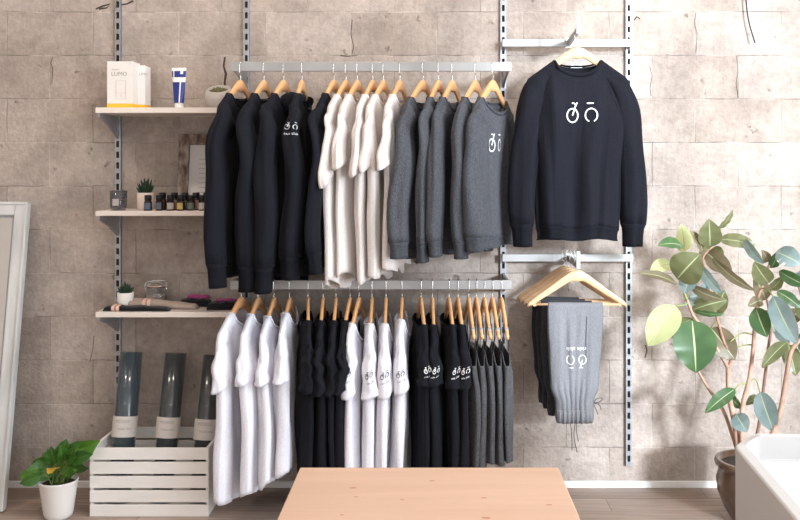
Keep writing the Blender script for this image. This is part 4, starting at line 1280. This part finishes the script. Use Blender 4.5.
for k, (ex, ey) in enumerate(ends):
    dd = .36 + (rnd.uniform(-.08, .09) if k != 25 else .12)
    tip = P(ex, ey, dd) - O
    b0 = Vector((rnd.uniform(-.03, .03), rnd.uniform(-.03, .03), .14))
    cdir = tip - b0; lb = b0 + cdir * rnd.uniform(.35, .5) + Vector((0, 0, .035))
    add_tube(sv, sf, smooth_path([b0, b0.lerp(lb, .5) + Vector((0, 0, .02)), lb], 4), .0022, 5)
    # add_leaf computes view in world coordinates, so offset
    v2, f2, m2 = [], [], []
    dr = (tip - lb); tip2 = lb + dr.normalized() * max(.085, min(dr.length * 1.15, .14))
    add_leaf(v2, f2, m2, lb + O, tip2 + O, rnd.uniform(.042, .058), rnd.uniform(-.7, .7), 2 if k == 25 else (1 if k % 4 == 0 else 0), 1, .08, .3, 1, droop=.12)
    b = len(vs); vs += [v - O for v in v2]; fs += [tuple(b + i for i in f) for f in f2]; mi += m2
from_data('stems', sv, sf, M['stem_dark'], t, True)
from_data('foliage', vs, fs, [M['pothos'], M['pothos_light'], M['pothos_gold']], t, True, mi)

# ================================================================== RUBBER PLANT
PD = .42
PX, PY = X(752, PD), -PD
t = thing('rubber_plant', 'tall rubber plant with broad leaves in a brown glazed pot by the white counter', 'potted plant', (PX, PY, 0))
O = Vector((PX, PY, 0))
lathe('pot', [(0, 0), (.075, 0), (.085, .01), (.115, .06), (.142, .13), (.146, .18), (.135, .215), (.130, .225), (.150, .238), (.154, .250), (.150, .262), (.132, .262), (.128, .24), (0, .235)], M['glaze'], t, seg=48)
lathe('soil', [(0, .242), (.1285, .24)], M['soil'], t, seg=24)
def stem(pts, r0, r1, m, name='stem'):
    ps = smooth_path([P(a, b_, c_) - O for a, b_, c_ in pts], 6); n = len(ps)
    tube(name, ps, [r0 + (r1 - r0) * i / (n - 1) for i in range(n)], m, t, 8)
B = (738, 452)
stem([(739, 455, .42), (734, 420, .42), (729, 395, .42), (728, 368, .42)], .0125, .0105, M['stem_brown'])
stem([(728, 368, .42), (721, 355, .42), (709, 338, .43), (700, 325, .44), (693, 315, .45), (687, 300, .46)], .0085, .0065, M['stem_brown'])
stem([(687, 300, .46), (681, 284, .46), (678, 268, .46)], .006, .004, M['stem_green'])
stem([(728, 368, .42), (731, 358, .42), (724, 342, .42), (719, 325, .4), (712, 300, .4), (707, 275, .38), (703, 258, .37), (712, 247, .36)], .0075, .004, M['stem_red'])
stem([(739, 456, .40), (724, 412, .38), (708, 388, .36), (698, 371, .35)], .008, .006, M['stem_brown'])
stem([(742, 456, .44), (742, 410, .44), (749, 380, .43), (753, 350, .42), (755, 320, .41), (758, 298, .4), (764, 282, .4), (769, 265, .4)], .0105, .005, M['stem_brown'])
stem([(752, 456, .36), (759, 425, .35), (764, 385, .33), (768, 350, .32), (771, 325, .32), (767, 300, .33)], .008, .005, M['stem_red'])
stem([(762, 456, .46), (778, 420, .47), (785, 385, .47), (789, 360, .47), (793, 348, .46), (802, 338, .46)], .0115, .008, M['stem_brown'])
stem([(802, 338, .46), (803, 310, .45), (798, 285, .44), (785, 272, .42)], .006, .004, M['stem_red'])
G_, O_, Br, Y_, Bl = 0, 1, 2, 3, 4
LV = [ # base, tip, width px, depth, colour, roll
 ((710, 247), (709, 219), 19, .38, O_, .1), ((684, 252), (681, 224), 14, .22, Y_, .3), ((683, 246), (658, 245), 13, .40, G_, .75),
 ((677, 279), (700, 254), 29, .5, O_, -.1), ((672, 264), (650, 271), 13, .42, Y_, .5), ((677, 284), (637, 273), 9, .5, Br, .7),
 ((692, 274), (684, 294), 15, .46, Bl, .2), ((703, 252), (690, 230), 8, .35, Br, .6), ((699, 265), (722, 294), 10, .44, Bl, .4),
 ((706, 252), (732, 272), 16, .36, Br, .2), ((712, 258), (755, 291), 9, .42, Br, .5), ((718, 229), (733, 210), 6, .34, O_, .7),
 ((720, 239), (756, 245), 12, .38, O_, -.3), ((744, 239), (764, 264), 9, .44, Bl, .5), ((768, 262), (762, 250), 8, .38, Br, .3),
 ((771, 268), (779, 250), 9, .38, G_, .3), ((776, 252), (801, 264), 18, .46, Bl, -.3), ((779, 271), (808, 286), 11, .42, G_, .3),
 ((769, 283), (754, 262), 16, .44, O_, -.2), ((766, 300), (754, 276), 14, .36, Br, .2), ((676, 306), (648, 346), 25, .5, Y_, .1),
 ((692, 320), (696, 373), 35, .54, G_, -.12), ((692, 318), (672, 338), 12, .42, O_, .5), ((716, 290), (689, 297), 17, .34, Bl, -.3),
 ((690, 286), (724, 300), 9, .46, Br, .4), ((692, 310), (727, 300), 15, .40, O_, -.2), ((695, 311), (724, 314), 5, .44, G_, .5),
 ((711, 328), (735, 360), 21, .38, Br, -.1), ((713, 314), (725, 290), 14, .36, O_, .2), ((756, 308), (767, 337), 17, .46, G_, .2),
 ((764, 310), (776, 334), 12, .36, Br, -.3), ((773, 296), (797, 344), 19, .52, Bl, .2), ((777, 291), (801, 308), 10, .44, G_, -.3),
 ((777, 325), (789, 344), 11, .40, Bl, .3), ((787, 342), (762, 368), 12, .46, O_, .3), ((787, 344), (796, 376), 15, .40, O_, -.2),
 ((762, 300), (748, 306), 10, .42, Br, .2), ((735, 389), (705, 413), 12, .44, G_, .2), ((736, 414), (747, 432), 15, .44, Bl, .1),
 ((760, 392), (774, 432), 18, .42, Bl, .1), ((728, 393), (742, 409), 8, .38, G_, .4), ((760, 397), (746, 405), 8, .34, O_, .4),
 ((712, 247), (699, 262), 10, .30, O_, .4), ((710, 250), (723, 262), 16, .32, O_, .1), ((766, 312), (752, 318), 12, .34, Br, .5),
 ((797, 285), (812, 268), 14, .40, Bl, .2), ((800, 310), (786, 326), 12, .38, Br, .2), ((804, 330), (812, 362), 14, .42, G_, .3),
 ((700, 300), (684, 306), 8, .36, Bl, .5), ((770, 290), (783, 276), 9, .36, O_, .4), ((800, 300), (812, 322), 15, .44, O_, .1),
]
vs, fs, mi = [], [], []; sv, sf = [], []
for (bp, tp, w, d, ci, rl) in LV:
    k = (D - d) / F
    b3, t3 = P(bp[0], bp[1], d), P(tp[0], tp[1], d + .05)
    v2, f2, m2 = [], [], []
    add_leaf(v2, f2, m2, b3, t3, w * k * 1.2, rl, ci, 5, .10, .16, .35, 16)
    bb = len(vs); vs += [v - O for v in v2]; fs += [tuple(bb + i for i in f) for f in f2]; mi += m2
from_data('foliage', vs, fs, [M['leaf_green'], M['leaf_olive'], M['leaf_brown'], M['leaf_yellow'], M['leaf_glare'], M['midrib']], t, True, mi)
# petioles
PT = [((728, 350, .42), (745, 345, .4), (753, 345, .41)), ((711, 328, .39), (716, 322, .4), (719, 325, .4)), ((735, 389, .44), (740, 384, .44), (748, 384, .43)),
      ((760, 392, .42), (756, 380, .42), (749, 380, .43)), ((720, 239, .38), (715, 243, .37), (711, 247, .36)), ((676, 306, .5), (684, 305, .48), (688, 303, .46)),
      ((693, 274, .46), (689, 285, .46), (684, 290, .46)), ((744, 239, .44), (756, 262, .42), (766, 275, .4)), ((773, 296, .52), (768, 290, .46), (762, 288, .4)),
      ((756, 308, .46), (755, 312, .43), (755, 318, .41)), ((787, 342, .46), (790, 350, .46), (792, 350, .46)), ((716, 290, .34), (714, 296, .38), (711, 297, .4)),
      ((728, 393, .38), (724, 392, .4), (729, 392, .42)), ((736, 414, .44), (735, 418, .43), (734, 420, .42)), ((730, 342, .44), (742, 333, .42), (754, 335, .41))]
for q in PT: tube('petiole', smooth_path([P(*p) - O for p in q], 4), .003, M['stem_green'], t, 5)

# ================================================================== TABLE, COUNTER, MIRROR
TH = .70
dist = F * (CH - TH) / (467.3 - VY); k = dist / F
tx0, tx1 = (300 - VX) * k, (558.4 - VX) * k
t = thing('display_table', 'pale pine display table in front of the clothes rails', 'table', ((tx0 + tx1) / 2, -(D - dist), 0))
w = (tx1 - tx0) / 2; dl = 1.25
o = boxes('table_top', [((-w, -dl, TH - .035), (w, 0, TH))], M['table'], t, .003)
for x in (-w + .06, w - .06):
    for y in (-.06, -dl + .06):
        boxes('leg', [((x - .03, y - .03, 0), (x + .03, y + .03, TH - .035))], M['table'], t, .003)
boxes('apron', [((-w + .09, -.07, TH - .12), (w - .09, -.05, TH - .035)), ((-w + .09, -dl + .05, TH - .12), (w - .09, -dl + .07, TH - .035)),
                ((-w + .05, -dl + .09, TH - .12), (-w + .07, -.09, TH - .035)), ((w - .07, -dl + .09, TH - .12), (w - .05, -.09, TH - .035))], M['table'], t)
knots = []
for (kx_, ky_, r) in ((353, 488, .006), (356, 497, .004), (484, 498, .005), (486, 518, .007), (432, 481, .005), (549, 505, .005), (402, 500, .004), (342, 515, .004)):
    dd = F * (CH - TH) / (ky_ - VY)
    knots.append(((kx_ - VX) * dd / F - t.location.x, (-(D - dd)) - t.location.y, r))
for x, y, r in knots:
    from_data('knot', [(x + r * 1.5 * math.cos(2 * PI * k / 14), y + r * .8 * math.sin(2 * PI * k / 14), TH + .0004) for k in range(14)], [tuple(range(14))], M['knot'], t, False)

# white counter with a raised lip
CZ = .85
dc = F * (CH - CZ) / (428.5 - VY)
cx = (730 - VX) * dc / F
t = thing('white_counter', 'white moulded counter with a raised rounded lip beside the rubber plant', 'counter', (cx, -(D - dc), 0), R(-4.5))
Wc, Dc, lip, lt, rc = 1.0, .95, .066, .026, .06
def rrect(x0, y0, x1, y1, r, n=12):
    """rounded at the far (back) corners; y grows away from the camera"""
    pts = []
    for cx_, cy_, a0 in ((x1 - r, y1 - r, 0), (x0 + r, y1 - r, 90), (x0 + r, y0 + r, 180), (x1 - r, y0 + r, 270)):
        for i in range(n + 1):
            a = R(a0 + 90 * i / n); pts.append((cx_ + r * math.cos(a), cy_ + r * math.sin(a)))
    return pts
out = rrect(0, -Dc, Wc, 0, rc); inn = rrect(lt, -Dc + lt, Wc - lt, -lt, rc - .02)
bm = bmesh.new(); n = len(out)
def zr(x, y): return CZ - .035 * (1 - sstep(0, .11, x - .0)) * sstep(-.0, .04, .04 - x + .0) if False else CZ - .030 * (1 - sstep(.0, .10, x))
rings = [[(x, y, 0.0) for x, y in out], [(x, y, zr(x, y) - .004) for x, y in out], [(x + (.003 if x < .5 else -.003), y, zr(x, y)) for x, y in out], [(x, y, zr(x, y)) for x, y in inn], [(x, y, CZ - lip) for x, y in inn]]
RV = [[bm.verts.new(p) for p in r_] for r_ in rings]
for a, b_ in zip(RV, RV[1:]):
    for i in range(n): bm.faces.new((a[i], a[(i + 1) % n], b_[(i + 1) % n], b_[i]))
bm.faces.new(RV[-1]); bm.faces.new(RV[0][::-1])
o = from_bm('counter_body', bm, M['counter'], t)
md = o.modifiers.new('bevel', 'BEVEL'); md.width = .004; md.segments = 2; md.limit_method = 'ANGLE'; md.angle_limit = R(40)

# leaning mirror
tpR = P(30, 203, .05); btR = P(6, 500, .30)
Lm = (Vector((0, tpR.y, tpR.z)) - Vector((0, btR.y, 0))).length
ang = math.atan2(tpR.y - btR.y, tpR.z)
t = thing('leaning_mirror', 'tall mirror in a whitewashed wooden frame leaning against the block wall', 'mirror', ((tpR.x + btR.x) / 2, btR.y, .002))
t.rotation_euler = (-ang, 0, 0)
Wm, fb = .62, .062
boxes('frame', [((-Wm, -.022, 0), (-Wm + fb, .012, Lm)), ((-fb, -.022, 0), (0, .012, Lm)), ((-Wm + fb, -.022, 0), (-fb, .012, fb)), ((-Wm + fb, -.022, Lm - fb), (-fb, .012, Lm))], M['mirror_frame'], t, .005, 3)
boxes('inner_bead', [((-fb - .008, -.014, fb), (-fb, .0, Lm - fb)), ((-Wm + fb, -.014, fb), (-Wm + fb + .008, 0, Lm - fb)), ((-Wm + fb, -.014, Lm - fb - .008), (-fb, 0, Lm - fb)), ((-Wm + fb, -.014, fb), (-fb, 0, fb + .008))], M['grey_metal'], t)
boxes('outer_bead', [((-.012, -.028, 0), (0, -.020, Lm)), ((-Wm, -.028, Lm - .012), (0, -.020, Lm)), ((-Wm, -.028, 0), (-Wm + .012, -.020, Lm))], M['mirror_frame'], t, .002)
boxes('mirror_glass', [((-Wm + fb, -.006, fb), (-fb, -.002, Lm - fb))], M['mirror'], t)

# ================================================================== LIGHT
def area(name, loc, rot_, sx, sy, power, col):
    l = bpy.data.lights.new(name, 'AREA'); l.shape = 'RECTANGLE'; l.size = sx; l.size_y = sy; l.energy = power; l.color = col
    o = bpy.data.objects.new(name, l); COL.objects.link(o); o.location = loc; o.rotation_euler = rot_
    o['kind'] = 'structure'
    return o
# daylight standing in the side window and the three shop-front windows
area('daylight_side', (XR + .10, (WY0 + WY1) / 2, (WZ0 + WZ1) / 2), (0, R(90), 0), WZ1 - WZ0 - .1, WY1 - WY0 - .1, 235, (.84, .92, 1.0))
for a, b_ in ops:
    area('daylight_front', ((a + b_) / 2, YF - .05, 1.6), (R(90), 0, 0), b_ - a - .1, 2.3, 11 * (b_ - a), (.97, .98, 1))
s = bpy.data.lights.new('sun', 'SUN'); s.energy = 5.2; s.angle = R(7); s.color = (.79, .895, 1)
so = bpy.data.objects.new('sun', s); COL.objects.link(so); so['kind'] = 'structure'
so.rotation_euler = Vector((-.5, 1, -.23)).to_track_quat('-Z', 'Y').to_euler()
# ceiling lamps, warm
for i, (x, y) in enumerate(((-2.3, -1.2), (-.6, -1.2), (1.1, -1.2), (-2.3, -4.2), (-.6, -4.2), (1.1, -4.2))):
    t = thing('ceiling_lamp', 'round white ceiling lamp above the shop floor', 'lamp', (x, y, ZC), 0, 'ceiling lamps')
    lathe('housing', [(0, 0), (.11, 0), (.11, -.05), (.10, -.05), (.095, -.02), (0, -.02)], M['lamp'], t, seg=28)
    l = bpy.data.lights.new('bulb', 'AREA'); l.shape = 'DISK'; l.size = .18; l.energy = 12 if y > -2 else 7; l.color = (1, .85, .70)
    o = bpy.data.objects.new('bulb', l); COL.objects.link(o); o.parent = t; o.location = (0, 0, -.052)

w = bpy.data.worlds.new('sky'); sc.world = w; w.use_nodes = True
bg = w.node_tree.nodes['Background']; bg.inputs['Color'].default_value = (.80, .90, 1, 1); bg.inputs['Strength'].default_value = 1.0

# ================================================================== CAMERA
cam = bpy.data.cameras.new('camera'); co = bpy.data.objects.new('camera', cam); COL.objects.link(co)
co.location = (0, -D, CH); co.rotation_euler = (R(90), 0, 0)
cam.sensor_width = 36; cam.sensor_fit = 'HORIZONTAL'; cam.lens = F / 800 * 36
cam.shift_x = -31 / 800; cam.shift_y = -89 / 800; cam.clip_start = .02
sc.camera = co
vs_ = sc.view_settings
vs_.view_transform = 'Standard'; vs_.look = 'None'; vs_.exposure = .12; vs_.gamma = 1; vs_.use_curve_mapping = False
sc.cycles.use_denoising = True
sc.cycles.max_bounces = 8
